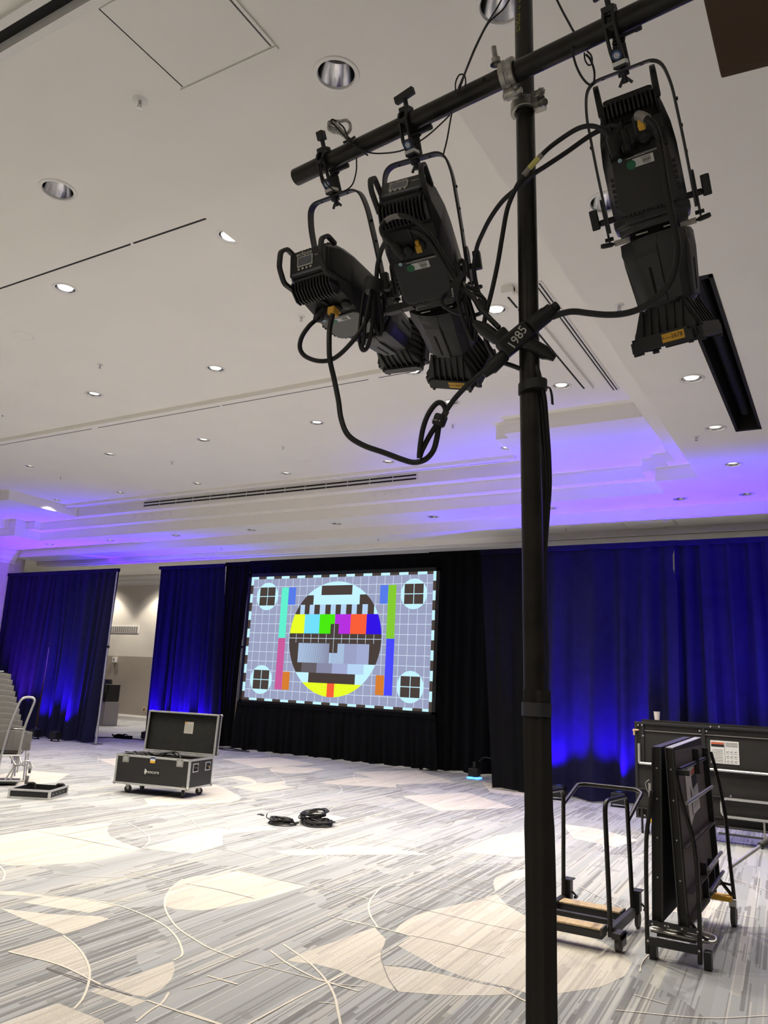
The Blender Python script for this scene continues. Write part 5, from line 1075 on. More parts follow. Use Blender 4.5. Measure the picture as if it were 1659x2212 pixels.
tag(MB().tube(smooth_path([(-6.56, 8.28, .006), (-6.53, 8.32, .008), (-6.48, 8.31, .006), (-6.50, 8.27, .01), (-6.45, 8.28, .006)], 5), .006, 6).build('cable_strap', M_CABLE, None, True), 'tiny black strap lying on the carpet left of the cable coils', 'strap')
# ------------------------------------------------------------------ platform truck
t = thing('platform_truck', 'black tube platform truck with two worn plywood-topped bars, right of the post', 'hand truck', (-1.765, 6.09, 0))
x0, x1, y0, y1 = -.262, .262, -.31, .33
m = MB()
for x in (x0, x1): m.bb(x - .02, x + .02, y0, y1, .085, .15)
m.bb(x0, x1, -.02, .02, .085, .12); m.build('side_rail', M_BLK, t, bevel=.003)
for y, n in ((y0, 0), (y1 - .12, 1)):
    m = MB(); m.bb(x0 - (.0 if n else .0), x1 - .04, y - .06, y + .07, .075, .13); br = m.build('crossbar', M_BLK, t, bevel=.008)
    m = MB(); m.bb(x0 + .01, x1 - .05, y - .062, y + .065, .13, .142); m.build('plywood_top', M_WOOD, br, bevel=.003)
    for xa_ in (x1 - .052, x0):
        m = MB(); m.bb(xa_, xa_ + .013, y - .064, y + .07, .10, .146); m.build('rubber_end', M_RUB, br)
for s, x in ((-1, x0), (1, x1)):
    m = MB(); m.tube(rounded([(x, y0 - .0, .13), (x - .03 * (s > 0), y0, .95), (x - .03 * (s > 0), y1 - .005, .93), (x, y1 - .005, .13)], .09, 6), .0165, 10); m.build('end_hoop', M_PIPE, t, True)
m = MB(); m.tube(rounded([(x0 - .0, y1 + .0, .82), (x0, y1 + .38, .935), (x0 + .05, y1 + .42, .94), (x1 - .05, y1 + .42, .94), (x1, y1 + .38, .92), (x1 - .02, y1, .76)], .05, 5), .0165, 10); m.build('push_handle', M_PIPE, t, True)
for x in (x0, x1):
    m = MB(); m.bb(x - .02, x + .06, y1 + .0, y1 + .11, .255, .263); pl = m.build('castor_plate', M_BLK, t)
    m = MB(); m.bb(x - .02, x + .045, y1 + .02, y1 + .1, .11, .255); m.build('castor_housing', M_BLK, pl, bevel=.006)
    m = MB(); m.tube([(x + .01, y1 + .06, .056), (x + .035, y1 + .06, .056)], .055, 18); m.build('wheel', M_RUB, pl, True)
    m = MB(); m.cyl((x + .05, y1 + .06, .17), (x + .08, y1 + .05, .15), .008).bb(x + .07, x + .09, y1 + .03, y1 + .08, .13, .145); m.build('brake_lever', M_BLK, pl)
    for bxx in (0, .045):
        for byy in (.02, .09):
            m = MB(); m.lathe([(.0001, .006), (.006, .005), (.007, 0)], (x + bxx - .002, y1 + byy, .263), 8); m.build('bolt', M_CHROME, pl)
    m = MB(); m.tube([(x + .03, y0 + .03, .052), (x + .065, y0 + .03, .052)], .052, 18); m.build('wheel', M_RUB, t, True)
    m = MB(); m.bb(x + .015, x + .085, y0 - .035, y0 + .09, .085, .125).bb(x + .07, x + .085, y0 - .035, y0 + .09, .04, .125); m.build('wheel_guard', M_BLK, t, bevel=.004)
# ------------------------------------------------------------------ narrow folded stage, end on to us
t = thing('folding_stage', 'narrow folded stage section on wheels seen end on, torn paper on its side', 'folding stage', (-1.09, 6.43, 0))
def L(x, y, z): return Vector((x + 1.09, y - 6.43, z))
ya, yb = 5.83, 7.04
for (a0, a1, b0, b1, zt0) in ((-1.212, -1.155, -1.234, -1.172, 1.335), (-1.124, -1.076, -1.067, -1.012, 1.338)):
    m = MB(); m.rings([[L(b0, ya, .225), L(b1, ya, .225), L(b1, yb, .225), L(b0, yb, .225)], [L(a0, ya, zt0), L(a1, ya, zt0), L(a1, yb, zt0 + .035), L(a0, yb, zt0 + .035)]])
    dk = m.build('deck', M_DECK, t, bevel=.003)
    m = MB()
    for xx, xb in ((a0, b0), (a1, b1)):
        m.tube([L(xb, ya - .004, .225), L(xx, ya - .004, zt0)], .007, 6)
    m.build('edge_moulding', M_BLK2, dk)
    m = MB(); m.rings([[L(a0, ya, zt0), L(a1, ya, zt0), L(a1, ya, zt0 + .006), L(a0, ya, zt0 + .006)], [L(a0, yb, zt0 + .035), L(a1, yb, zt0 + .035), L(a1, yb, zt0 + .041), L(a0, yb, zt0 + .041)]]); m.build('top_edge', M_ALU if a0 > -1.15 else M_BLK2, dk)
    for z in (.5, .75, 1.0, 1.2):
        xm = (a0 + a1) / 2 + ((b0 + b1) / 2 - (a0 + a1) / 2) * (1.335 - z) / 1.11
        m = MB(); m.lathe([(.0001, .004), (.005, .003), (.006, 0)], L(xm, ya, z), 8, (0, -1, 0)); m.build('screw', M_CHROME, dk)
def face(y, z):   # right face of the right deck
    k = (1.338 - z) / 1.113
    return L(-1.076 + (-1.012 + 1.076) * k, y, z)
m = MB(); m.rings([[face(ya + .03, .26), face(yb - .03, .26), face(yb - .03, 1.32), face(ya + .03, 1.32)], [p + Vector((.004, 0, 0)) for p in (face(ya + .03, .26), face(yb - .03, .26), face(yb - .03, 1.32), face(ya + .03, 1.32))]]); m.build('deck_underside', M_DECKU, t)
for z in (.70, .42, .27):
    a, b = face(ya + .02, z), face(yb - .02, z + .03)
    m = MB(); m.prism([a, a + Vector((.05, 0, .004)), b + Vector((.05, 0, .004)), b], (0, 0, .008)); m.build('rib', M_DECKU, t)
for y, za_, zb_ in ((yb - .03, .28, 1.3), (ya + .72, 1.13, 1.31), (ya + .62, .27, .52), (ya + .95, .27, .5)):
    m = MB(); m.prism([face(y, za_), face(y, za_) + Vector((.045, 0, 0)), face(y, zb_) + Vector((.045, 0, 0)), face(y, zb_)], (0, .03, 0)); m.build('upright_rib', M_BLK, t)
for z, x2 in ((1.20, 0), (.985, .03), (.50, .05), (.36, .05)):
    m = MB(); a = face(ya + (.05 if z > .9 else .55), z) + Vector((.02 + x2, 0, 0)); b = face(yb, z + .02) + Vector((.02 + x2, 0, 0)); m.tube([a, b], .013 if z != 1.2 else .015, 8); m.build('cross_tube', M_CHROME if z < 1.1 else M_BLK2, t, True)
m = MB(); m.bb(.0, .11, ya + .02 - 6.43, ya + .05 - 6.43, 1.165, 1.20); m.build('stop_bracket', M_BLK, t)
# torn paper notices
pa = [(.20, 1.17), (.33, 1.20), (.38, 1.19), (.40, 1.10), (.42, .88), (.30, .86), (.235, .80), (.22, .84), (.20, 1.0)]
m = MB(); m.prism([face(ya + .33 + (y - .2) * 2.3, z) + Vector((.0055, 0, 0)) for y, z in pa], (.0012, 0, 0)); pp_ = m.build('torn_notice', M_PAPER, t, label='torn white instruction notice')
m = MB(); m.prism([face(ya + .33 + (y - .2) * 2.3, z) + Vector((.0072, 0, 0)) for y, z in ((.30, 1.12), (.40, 1.15), (.4, 1.06), (.31, 1.03))], (.0006, 0, 0)).prism([face(ya + .33 + (y - .2) * 2.3, z) + Vector((.0072, 0, 0)) for y, z in ((.265, 1.06), (.285, 1.0), (.28, .86), (.27, .86))], (.0006, 0, 0)); m.build('printed_block', M_INK, pp_)
m = MB(); m.prism([face(ya + .33 + (y - .2) * 2.3, z) + Vector((.0072, 0, 0)) for y, z in ((.30, 1.155), (.40, 1.185), (.4, 1.155), (.3, 1.125))], (.0006, 0, 0)); m.build('orange_band', M_ORANGE, pp_)
m = MB()
for k in range(8): m.prism([face(ya + .33 + (y - .2) * 2.3, z) + Vector((.0072, 0, 0)) for y, z in ((.30, .90 + k * .016), (.39, .92 + k * .016), (.39, .923 + k * .016), (.3, .903 + k * .016))], (.0005, 0, 0))
m.build('printed_lines', M_DISP, pp_)
# end frames
for y, pl_, pr_ in ((5.8, [(-1.267, .03), (-1.267, .35), (-1.26, .72), (-1.236, .90), (-1.215, 1.05)], [(-.943, .03), (-.938, .366), (-.954, .733), (-1.022, .997), (-1.058, 1.19)]),
                    (7.06, [(-1.245, .2), (-1.24, .72), (-1.225, .95)], [(-.882, .19), (-.905, .5), (-.922, .80), (-.972, 1.10), (-1.012, 1.27)])):
    for P in (pl_, pr_):
        m = MB(); m.tube(smooth_path([L(x, y, z) for x, z in P], 5), .0145, 9); m.build('frame_tube', M_PIPE, t, True)
m = MB(); m.bb(-.177, .147, 5.785 - 6.43, 5.81 - 6.43, .085, .135); m.build('bottom_rail', M_BLK, t, bevel=.003)
m = MB(); m.bb(-.17, .15, 5.79 - 6.43, 5.81 - 6.43, .205, .235); m.tube([L(-1.26, 5.8, .2), L(-1.2, 5.83, .235)], .012, 6).tube([L(-1.03, 5.82, .3), L(-.95, 5.84, .2)], .012, 6).tube([L(-.95, 5.82, .2), L(-.88, 5.9, .14)], .011, 6); m.build('deck_rail', M_BLK, t)
m = MB()
for x in (-1.23, -1.15, -1.13, -1.045, -.95): m.lathe([(.0001, .004), (.006, .003), (.007, 0)], L(x, 5.79 if x > -1.2 else 5.785, .22), 8, (0, -1, 0))
for x in (-1.26, -.944): m.lathe([(.0001, .004), (.007, .003), (.008, 0)], L(x, 5.785, .11), 8, (0, -1, 0))
m.build('rivet', M_CHROME, t)
m = MB(); m.tube(rounded([L(-1.25, 5.84, .165), L(-1.0, 5.84, .155), L(-.86, 5.88, .15), L(-.86, 5.94, .17), L(-1.0, 5.95, .19), L(-1.25, 5.95, .195)], .03), .012, 8).tube([L(-1.25, 5.9, .17), L(-.9, 5.9, .165)], .009, 7); m.build('latch_bar', M_STEEL, t, True)
m = MB(); m.bb(-.12, .12, 5.82 - 6.43, 5.9 - 6.43, .14, .155); m.build('latch_plate', M_BLK, t)
for x in (-1.235, -.90):
    m = MB(); m.bb(x + 1.09 - .02, x + 1.09 + .025, 5.79 - 6.43, 5.86 - 6.43, .0, .11); m.build('foot_block', M_BLKP, t, bevel=.004)
m = MB(); m.bb(.0, .03, 5.85 - 6.43, 7.05 - 6.43, .14, .17); m.build('base_beam', M_DECKU, t)
m = MB(); m.bb(-.12, .2, 6.98 - 6.43, 7.08 - 6.43, .175, .215); m.build('castor_bracket', M_YEL, t, bevel=.01)
m = MB(); m.tube([L(-.905, 7.04, .075), L(-.87, 7.04, .075)], .075, 20); m.build('wheel', M_RUB, t, True)
m = MB(); m.tube([L(-1.235, 7.04, .075), L(-1.2, 7.04, .075)], .075, 20); m.build('wheel', M_RUB, t, True)
m = MB(); m.bb(.175, .225, 7.01 - 6.43, 7.07 - 6.43, .13, .18).bb(-.15, -.105, 7.01 - 6.43, 7.07 - 6.43, .13, .18); m.build('castor_fork', M_ALU, t)
m = MB(); m.tube(smooth_path([L(-1.02, 7.05, .36), L(-.97, 7.05, .30), L(-.91, 7.05, .23), L(-.88, 7.05, .2)], 5), .014, 8).tube([L(-1.0, 7.05, .30), L(-.89, 7.05, .29)], .011, 8); m.build('brace', M_PIPE, t, True)
m = MB(); m.tube([L(-.91, 7.06, .405), L(-.70, 7.3, .565)], .014, 9); th_ = m.build('tow_bar', M_CHROME, t, True)
m = MB(); m.tube([L(-.70, 7.3, .565), L(-.60, 7.42, .64)], .03, 10); m.build('grip', M_RUB, th_, True)
# ------------------------------------------------------------------ big folded stage, broadside
t = thing('folding_stage', 'long black folded stage section standing broadside before the blue drape at right', 'folding stage', (-1.28, 10.9, 0))
def G(x, z, y=0): return Vector((x + 1.28, y, z))
XA, XB = -2.49, -.07
m = MB(); m.bb(XA + 1.28, XB + 1.28, .03, .075, .19, 1.365); m.build('front_deck', M_DECK, t)
m = MB(); m.bb(XA + 1.34, XB + 1.28, .16, .21, .19, 1.405); m.build('rear_deck', M_DECK, t)
for z0_, z1_ in ((1.345, 1.375), (.835, .85), (.53, .545), (.29, .305), (.18, .2)):
    m = MB(); m.bb(XA + 1.28, XB + 1.28, .0, .05, z0_, z1_); m.build('frame_rail', M_BLK, t, bevel=.003)
for x0_, x1_ in ((XA, XA + .035), (XA + .08, XA + .12), (-1.66, -1.62), (XB - .04, XB)):
    m = MB(); m.bb(x0_ + 1.28, x1_ + 1.28, .005, .05, .2 if x0_ != XA + .08 else .84, 1.35); m.build('frame_post', M_BLK, t, bevel=.003)
m = MB(); m.bb(XA + .13 + 1.28, XB + 1.28, .012, .028, 1.262, 1.27); m.build('groove_strip', M_DISP, t)
m = MB(); m.tube([G(XA + .06, .86, -.02), G(XA + .06, 1.10, -.02)], .017, 9); m.build('gas_strut', M_ALU, t, True)
m = MB(); m.tube([G(XA + .06, .855, -.02), G(XB, .855, -.02)], .017, 9); m.build('spread_tube', M_CHROME, t, True)
m = MB(); m.tube(rounded([G(XB, .527, -.04), G(-1.455, .527, -.04), G(-1.455, .32, -.04), G(XB, .32, -.04)], .07, 6), .017, 9); m.build('leg_hoop', M_CHROME, t, True)
m = MB(); m.tube([G(-1.5, .20, -.03), G(XB, .20, -.03)], .012, 8).tube([G(-1.5, .12, -.03), G(XB, .12, -.03)], .012, 8); m.build('lower_tube', M_BLK2, t, True)
m = MB(); m.bb(-1.0 + 1.28, -.98 + 1.28, -.045, -.03, .1, .31); m.build('hanger', M_DISP, t)
m = MB(); m.bb(-1.565 + 1.28, -1.235 + 1.28, .022, .0295, .93, 1.205); nt_ = m.build('instruction_label', M_STICK, t, label='white instruction label with small diagrams', bevel=.006)
m = MB(); m.bb(-1.555 + 1.28, -1.405 + 1.28, .0205, .0218, 1.13, 1.16).bb(-1.40 + 1.28, -1.397 + 1.28, .0205, .0218, .94, 1.2)
for k in range(9): m.bb(-1.54 + 1.28, -1.42 + 1.28, .0205, .0218, .95 + k * .018, .953 + k * .018)
for k in range(5): m.bb(-1.385 + 1.28, -1.25 + 1.28, .0205, .0218, 1.14 + k * .011, 1.143 + k * .011)
for i in range(3):
    for j in range(3): m.prism([G(-1.38 + i * .045, .96 + j * .055, .0205), G(-1.35 + i * .045, .97 + j * .055, .0205), G(-1.35 + i * .045, .974 + j * .055, .0205), G(-1.38 + i * .045, .966 + j * .055, .0205)], (0, .001, 0)).bb(-1.375 + i * .045 + 1.28, -1.35 + i * .045 + 1.28, .0205, .0218, .945 + j * .055, .948 + j * .055)
m.build('printed_lines', M_INK, nt_)
m = MB(); m.bb(-1.555 + 1.28, -1.405 + 1.28, .0205, .0218, 1.162, 1.185); m.build('orange_band', M_ORANGE, nt_)
m = MB()
for x, z in ((XA + .05, 1.33), (XA + .1, 1.335), (-1.68, 1.31), (-1.6, 1.31), (-1.55, 1.37), (-1.45, 1.375), (XA + .11, 1.2), (-1.35, .56), (XA + .08, .22), (XA + .11, .215), (XA + .01, .3)):
    m.lathe([(.0001, .008), (.011, .006), (.012, 0)], G(x, z, -.002), 8, (0, -1, 0))
m.build('bolt', M_CHROME, t)
m = MB(); m.cyl(G(XA - .02, 1.26, -.01), G(XA + .06, 1.27, -.01), .01).cyl(G(XA + .0, 1.2, -.01), G(XA + .0, 1.28, -.01), .012); m.build('latch', M_WOOD, t)
m = MB(); m.tube([G(XA + .19, .62, -.03), G(XA + .19, .45, -.03)], .022, 8).tube(rounded([G(XA + .18, .66, -.02), G(XA + .13, .62, -.02), G(XA + .14, .55, -.02), G(XA + .17, .5, -.02)], .03), .006, 6); m.build('lock_pin', M_STEEL, t, True)
for x in (XA + .08, XA + .155, XB - .1):
    m = MB(); m.tube([G(x, .0, -.01), G(x, .3, -.01)], .015, 8); m.build('leg', M_BLK, t, True)
for x in (XA + .24, XB - .25):
    m = MB(); m.tube([G(x - .02, .075, -.1), G(x + .02, .075, -.1)], .075, 20); wl = m.build('wheel', M_RUB, t, True)
    m = MB(); m.bb(x + 1.28 - .05, x + 1.28 + .05, -.13, .05, .15, .19); m.build('castor_bracket', M_YEL, wl, bevel=.01)
t = thing('paper_cup', 'white paper cup standing on top of the long folded stage', 'cup', (-2.235, 11.085, 1.406))
m = MB(); m.lathe([(.0001, .002), (.029, .002), (.031, .0), (.04, .1)], n=22); m.build('cup_wall', M_CUP, t, True)
m = MB(); m.lathe([(.039, .1), (.043, .1), (.043, .106), (.039, .106)], n=22); m.build('rim', M_CUP, t, True)

# ------------------------------------------------------------------ carpet
def carpet(name, ramp1, ramp2, amt):
    m = bpy.data.materials.new(name); m.use_nodes = True; nt = m.node_tree; b = nt.nodes['Principled BSDF']; N = nt.nodes.new; K = nt.links.new
    b.inputs['Roughness'].default_value = .95; b.inputs['Specular IOR Level'].default_value = .15
    tc = N('ShaderNodeTexCoord'); sx = N('ShaderNodeSeparateXYZ'); K(tc.outputs['Object'], sx.inputs[0])
    def mth(op, a, c=None, d=None):
        n = N('ShaderNodeMath'); n.operation = op
        for i, v in enumerate((a, c, d)):
            if v is None: continue
            if isinstance(v, (int, float)): n.inputs[i].default_value = v
            else: K(v, n.inputs[i])
        return n.outputs[0]
    q = mth('ADD', sx.outputs[0], mth('MULTIPLY', sx.outputs[1], .065)); p = sx.outputs[1]
    def wn(a, c=None):
        n = N('ShaderNodeTexWhiteNoise'); n.noise_dimensions = '2D'; v = N('ShaderNodeCombineXYZ'); K(a, v.inputs[0])
        if c is not None: K(c, v.inputs[1])
        K(v.outputs[0], n.inputs['Vector']); return n.outputs['Value']
    def cells(w, l, seed):
        qi = mth('FLOOR', mth('ADD', mth('DIVIDE', q, w), seed)); r = wn(qi)
        pi_ = mth('FLOOR', mth('ADD', mth('DIVIDE', p, l), mth('MULTIPLY', r, 37.0)))
        return wn(qi, pi_)
    def low(scale, det=2):
        n = N('ShaderNodeTexNoise'); n.inputs['Scale'].default_value = scale; n.inputs['Detail'].default_value = det; K(tc.outputs['Object'], n.inputs['Vector']); return n.outputs['Fac']
    def ramp(v, stops, interp='CONSTANT'):
        n = N('ShaderNodeValToRGB'); n.color_ramp.interpolation = interp; e = n.color_ramp.elements
        while len(e) > 1: e.remove(e[-1])
        e[0].position = stops[0][0]; e[0].color = stops[0][1]
        for s in stops[1:]:
            x = e.new(s[0]); x.color = s[1]
        K(v, n.inputs[0]); return n.outputs[0]
    def mix(f, a, c):
        n = N('ShaderNodeMix'); n.data_type = 'RGBA'
        (K(f, n.inputs[0]) if not isinstance(f, (int, float)) else None)
        if isinstance(f, (int, float)): n.inputs[0].default_value = f
        K(a, n.inputs[6]); 
        if isinstance(c, tuple): n.inputs[7].default_value = c
        else: K(c, n.inputs[7])
        return n.outputs[2]
    big = ramp(cells(.075, 1.7, 3), ramp1)                      # broad bands
    zone = mth('GREATER_THAN', low(.55), .50)                   # where the narrow bands are woven
    mid = mth('LESS_THAN', cells(.024, 1.0, 11), mth('ADD', .05, mth('MULTIPLY', zone, amt[0])))
    c = mix(mth('MULTIPLY', mid, .7), big, ramp2[0])
    thin = mth('LESS_THAN', cells(.0095, .8, 29), mth('ADD', .06, mth('MULTIPLY', zone, amt[1])))
    c = mix(mth('MULTIPLY', thin, .6), c, ramp2[0])
    lt = mth('LESS_THAN', cells(.011, 1.3, 53), .07)
    c = mix(mth('MULTIPLY', lt, .55), c, ramp2[1])
    st = N('ShaderNodeTexNoise'); st.inputs['Scale'].default_value = 1.0; st.inputs['Detail'].default_value = 3
    v = N('ShaderNodeCombineXYZ'); K(mth('MULTIPLY', q, 2.6), v.inputs[0]); K(mth('MULTIPLY', p, 2.1), v.inputs[1]); K(v.outputs[0], st.inputs['Vector'])
    blot = mth('GREATER_THAN', st.outputs['Fac'], .66)          # woven blot motifs
    c = mix(mth('MULTIPLY', blot, amt[2]), c, ramp2[2])
    fn = N('ShaderNodeTexNoise'); fn.inputs['Scale'].default_value = 260; K(tc.outputs['Object'], fn.inputs['Vector'])
    mr = N('ShaderNodeMapRange'); mr.inputs[1].default_value = .3; mr.inputs[2].default_value = .7; mr.inputs[3].default_value = .82; mr.inputs[4].default_value = 1.16; K(fn.outputs['Fac'], mr.inputs[0])
    vm = N('ShaderNodeVectorMath'); vm.operation = 'SCALE'; K(c, vm.inputs[0]); K(mr.outputs[0], vm.inputs['Scale']); K(vm.outputs[0], b.inputs['Base Color'])
    bp = N('ShaderNodeBump'); bp.inputs['Strength'].default_value = .35; bp.inputs['Distance'].default_value = .004; K(fn.outputs['Fac'], bp.inputs['Height']); K(bp.outputs[0], b.inputs['Normal'])
    return m
g = lambda r, gg, b: rgb(r, gg, b)
M_CARPET = carpet('carpet_grey', [(0, g(166, 168, 170)), (.22, g(174, 175, 177)), (.45, g(160, 162, 163)), (.62, g(179, 178, 177)), (.82, g(170, 172, 175)), (.94, g(184, 182, 177))], (g(120, 119, 120), g(205, 203, 198), g(140, 141, 139)), (.24, .22, .5))
M_CREAM = carpet('carpet_cream', [(0, g(203, 197, 187)), (.3, g(208, 202, 192)), (.6, g(199, 193, 184)), (.85, g(209, 204, 196))], (g(181, 173, 168), g(219, 213, 204), g(197, 189, 179)), (.06, .10, .3))
M_LINE = mat('carpet_line', g(222, 215, 202), .95, noise=.08, nscale=120, spec=.15)
M_LINED = mat('carpet_line_dark', g(146, 142, 142), .95, noise=.08, nscale=120, spec=.15)
m = MB(); m.bb(-34.2, XR + .2, YB - .2, YF + .2, -.12, 0); floor = struct(m.build('floor', M_CARPET))
def inlay(polys, mt, z, name='carpet_inlay'):
    for k, P in enumerate(polys):
        mb = MB(); mb.prism([(x, y, .0002) for x, y in P], (0, 0, z + .00004 * k)); mb.build(name, mt, floor)
def ribbon(lines, w, mt, z, name='carpet_line'):
    for li, P in enumerate(lines):
        z += .00003
        P = smooth_path([(x, y, 0) for x, y in P], 5) if len(P) > 2 else [Vector((x, y, 0)) for x, y in P]
        mb = MB(); A = []; B = []
        for i in range(len(P)):
            d = (P[min(i + 1, len(P) - 1)] - P[max(i - 1, 0)]).normalized(); nn = Vector((-d.y, d.x, 0)) * (w / 2)
            A.append(P[i] + nn + Vector((0, 0, z))); B.append(P[i] - nn + Vector((0, 0, z)))
        va, vb = mb._v(A), mb._v(B)
        for i in range(len(P) - 1): mb._f([va[i], vb[i], vb[i + 1], va[i + 1]])
        mb.build(name, mt, floor)
POLY = [[(-7.492, 5.171), (-7.508, 5.372), (-7.541, 5.801), (-7.432, 6.22), (-7.333, 6.651), (-7.169, 6.452), (-6.993, 6.284), (-6.751, 6.113), (-6.449, 5.986), (-6.184, 5.927), (-6.056, 5.898), (-5.983, 5.671), (-5.963, 5.377), (-5.979, 5.132), (-6.186, 4.809), (-6.304, 4.666), (-6.428, 4.639), (-6.548, 4.555)], [(-6.068, 5.925), (-6.154, 6.354), (-6.247, 6.826), (-6.271, 7.308), (-5.621, 6.574), (-5.546, 6.087), (-5.954, 5.938)], [(-4.46, 4.632), (-4.656, 4.845), (-4.826, 5.089), (-4.921, 5.291), (-4.928, 5.436), (-4.854, 5.573), (-4.787, 5.846), (-4.538, 5.822), (-4.026, 5.797), (-4.027, 5.482), (-4.047, 5.183), (-4.102, 4.906), (-4.181, 4.725), (-4.279, 4.656), (-4.366, 4.627)], [(-5.666, 4.123), (-5.553, 4.203), (-5.281, 4.266), (-5.106, 4.357), (-4.968, 4.415), (-4.857, 4.428), (-4.741, 4.426), (-4.733, 4.28), (-4.731, 4.176), (-4.972, 4.11), (-5.27, 4.041), (-5.283, 4.147), (-5.293, 4.225), (-5.574, 4.061)], [(-5.261, 3.849), (-4.92, 3.974), (-4.723, 4.09), (-4.612, 4.167), (-4.512, 4.162), (-4.478, 3.948), (-4.471, 3.759), (-4.632, 3.784), (-4.933, 3.8)], [(-4.45, 3.353), (-4.447, 3.494), (-4.457, 3.678), (-4.448, 3.732), (-4.279, 3.678), (-4.082, 3.588), (-3.899, 3.48), (-3.754, 3.372), (-3.867, 3.373), (-4.004, 3.395), (-4.234, 3.379)], [(-3.605, 3.347), (-3.586, 3.588), (-3.582, 3.84), (-3.466, 3.733), (-3.378, 3.617), (-3.319, 3.489), (-3.301, 3.363), (-3.374, 3.342)], [(-3.584, 3.236), (-3.595, 3.307), (-3.422, 3.314), (-3.264, 3.328), (-3.263, 3.233), (-3.38, 3.237)], [(-3.595, 2.72), (-3.598, 2.784), (-3.594, 2.91), (-3.584, 3.039), (-3.245, 3.032), (-3.185, 2.994), (-3.566, 2.7)], [(-2.847, 5.213), (-2.891, 5.372), (-2.913, 5.516), (-2.921, 5.647), (-2.889, 5.843), (-2.814, 6.106), (-2.727, 6.38), (-2.687, 6.685), (-2.499, 6.419), (-2.203, 6.157), (-1.873, 6.066), (-1.608, 5.949), (-1.427, 5.789), (-1.329, 5.641), (-1.31, 5.363), (-1.347, 5.178), (-1.394, 5.048), (-1.543, 4.822), (-1.675, 4.7), (-1.816, 4.72), (-1.948, 4.707), (-2.092, 4.705), (-2.296, 4.759), (-2.507, 4.866), (-2.674, 4.949), (-2.698, 5.179)], [(-2.563, 4.575), (-2.477, 4.608), (-2.226, 4.679), (-2.02, 4.705), (-1.86, 4.688), (-1.769, 4.629), (-1.847, 4.541), (-1.972, 4.442), (-2.075, 4.371), (-2.185, 4.314), (-2.291, 4.261), (-2.423, 4.393)], [(-2.998, 5.199), (-3.032, 4.952), (-3.037, 4.815), (-3.067, 4.543), (-3.069, 4.276), (-3.02, 4.278), (-2.899, 4.328), (-2.726, 4.334), (-2.615, 4.296), (-2.497, 4.289), (-2.3, 4.258), (-2.423, 4.393), (-2.561, 4.565), (-2.641, 4.678), (-2.705, 4.787), (-2.757, 4.915), (-2.806, 5.023), (-2.888, 5.096)], [(-2.817, 6.934), (-2.883, 7.088), (-2.919, 7.222), (-2.923, 7.394), (-2.889, 7.607), (-2.815, 7.835), (-2.699, 7.513), (-2.764, 7.253), (-2.741, 6.9), (-2.73, 6.759)], [(-4.81, 7.211), (-4.657, 7.509), (-4.545, 7.597), (-4.287, 7.694), (-3.837, 7.715), (-3.944, 7.574), (-4.208, 7.44), (-4.475, 7.222)], [(-3.69, 8.074), (-3.712, 8.562), (-3.738, 9.277), (-3.62, 9.706), (-3.412, 9.925), (-2.93, 8.528), (-3.126, 8.226), (-3.402, 8.143)], [(-9.778, 12.598), (-9.913, 12.832), (-9.961, 13.024), (-9.896, 13.245), (-9.628, 13.474), (-9.161, 13.627), (-8.943, 12.718), (-9.131, 12.273), (-9.462, 12.276)], [(-8.344, 10.139), (-8.436, 10.843), (-8.462, 11.323), (-8.304, 11.149), (-8.182, 10.94), (-8.113, 10.557), (-8.231, 10.174)], [(-8.399, 8.124), (-8.522, 8.681), (-8.893, 9.415), (-9.06, 10.118), (-8.534, 9.888), (-7.955, 9.49), (-7.718, 9.312), (-7.547, 9.077), (-7.447, 8.778), (-7.724, 8.209), (-7.908, 7.764)], [(-7.936, 11.652), (-7.981, 12.266), (-8.01, 12.899), (-7.357, 13.285), (-6.762, 12.223), (-7.298, 11.879), (-7.612, 11.707)], [(-6.059, 8.191), (-6.311, 9.034), (-5.64, 8.968), (-5.639, 8.591), (-5.761, 8.337)], [(-6.22, 7.057), (-6.118, 7.392), (-5.992, 7.765), (-5.752, 7.676), (-5.868, 7.398), (-6.022, 6.989)], [(-9.393, 10.921), (-9.363, 11.255), (-9.135, 11.204), (-8.75, 10.924), (-8.492, 10.644), (-8.868, 10.761)], [(-5.065, 6.708), (-4.931, 7.0), (-4.828, 7.061), (-4.692, 7.445), (-4.257, 7.754), (-4.083, 7.443), (-4.43, 7.103), (-4.827, 6.662)], [(-3.412, 10.756), (-2.953, 10.759), (-2.328, 10.316), (-2.434, 9.635), (-2.963, 9.786)], [(-6.151, 14.444), (-5.451, 14.078), (-4.4, 14.267), (-4.654, 13.069), (-5.374, 13.026)], [(-11.519, 7.781), (-11.953, 8.892), (-11.182, 9.112), (-10.469, 8.298), (-10.427, 7.495)], [(-12.787, 11.028), (-12.708, 11.896), (-11.737, 11.472), (-11.676, 10.511)], [(-11.526, 13.223), (-11.164, 14.656), (-9.859, 14.238), (-9.953, 12.509)], [(-8.513, 13.577), (-7.887, 15.103), (-6.41, 13.861), (-6.938, 12.608)], [(-8.507, 10.036), (-8.608, 10.848), (-7.868, 10.881), (-7.834, 9.893)], [(-1.549, 7.146), (-1.37, 7.784), (-1.066, 7.757), (-1.086, 7.12)], [(-6.16, 11.362), (-5.646, 12.68), (-4.429, 11.637), (-5.07, 10.453)]]
inlay(POLY, M_CREAM, .0006)
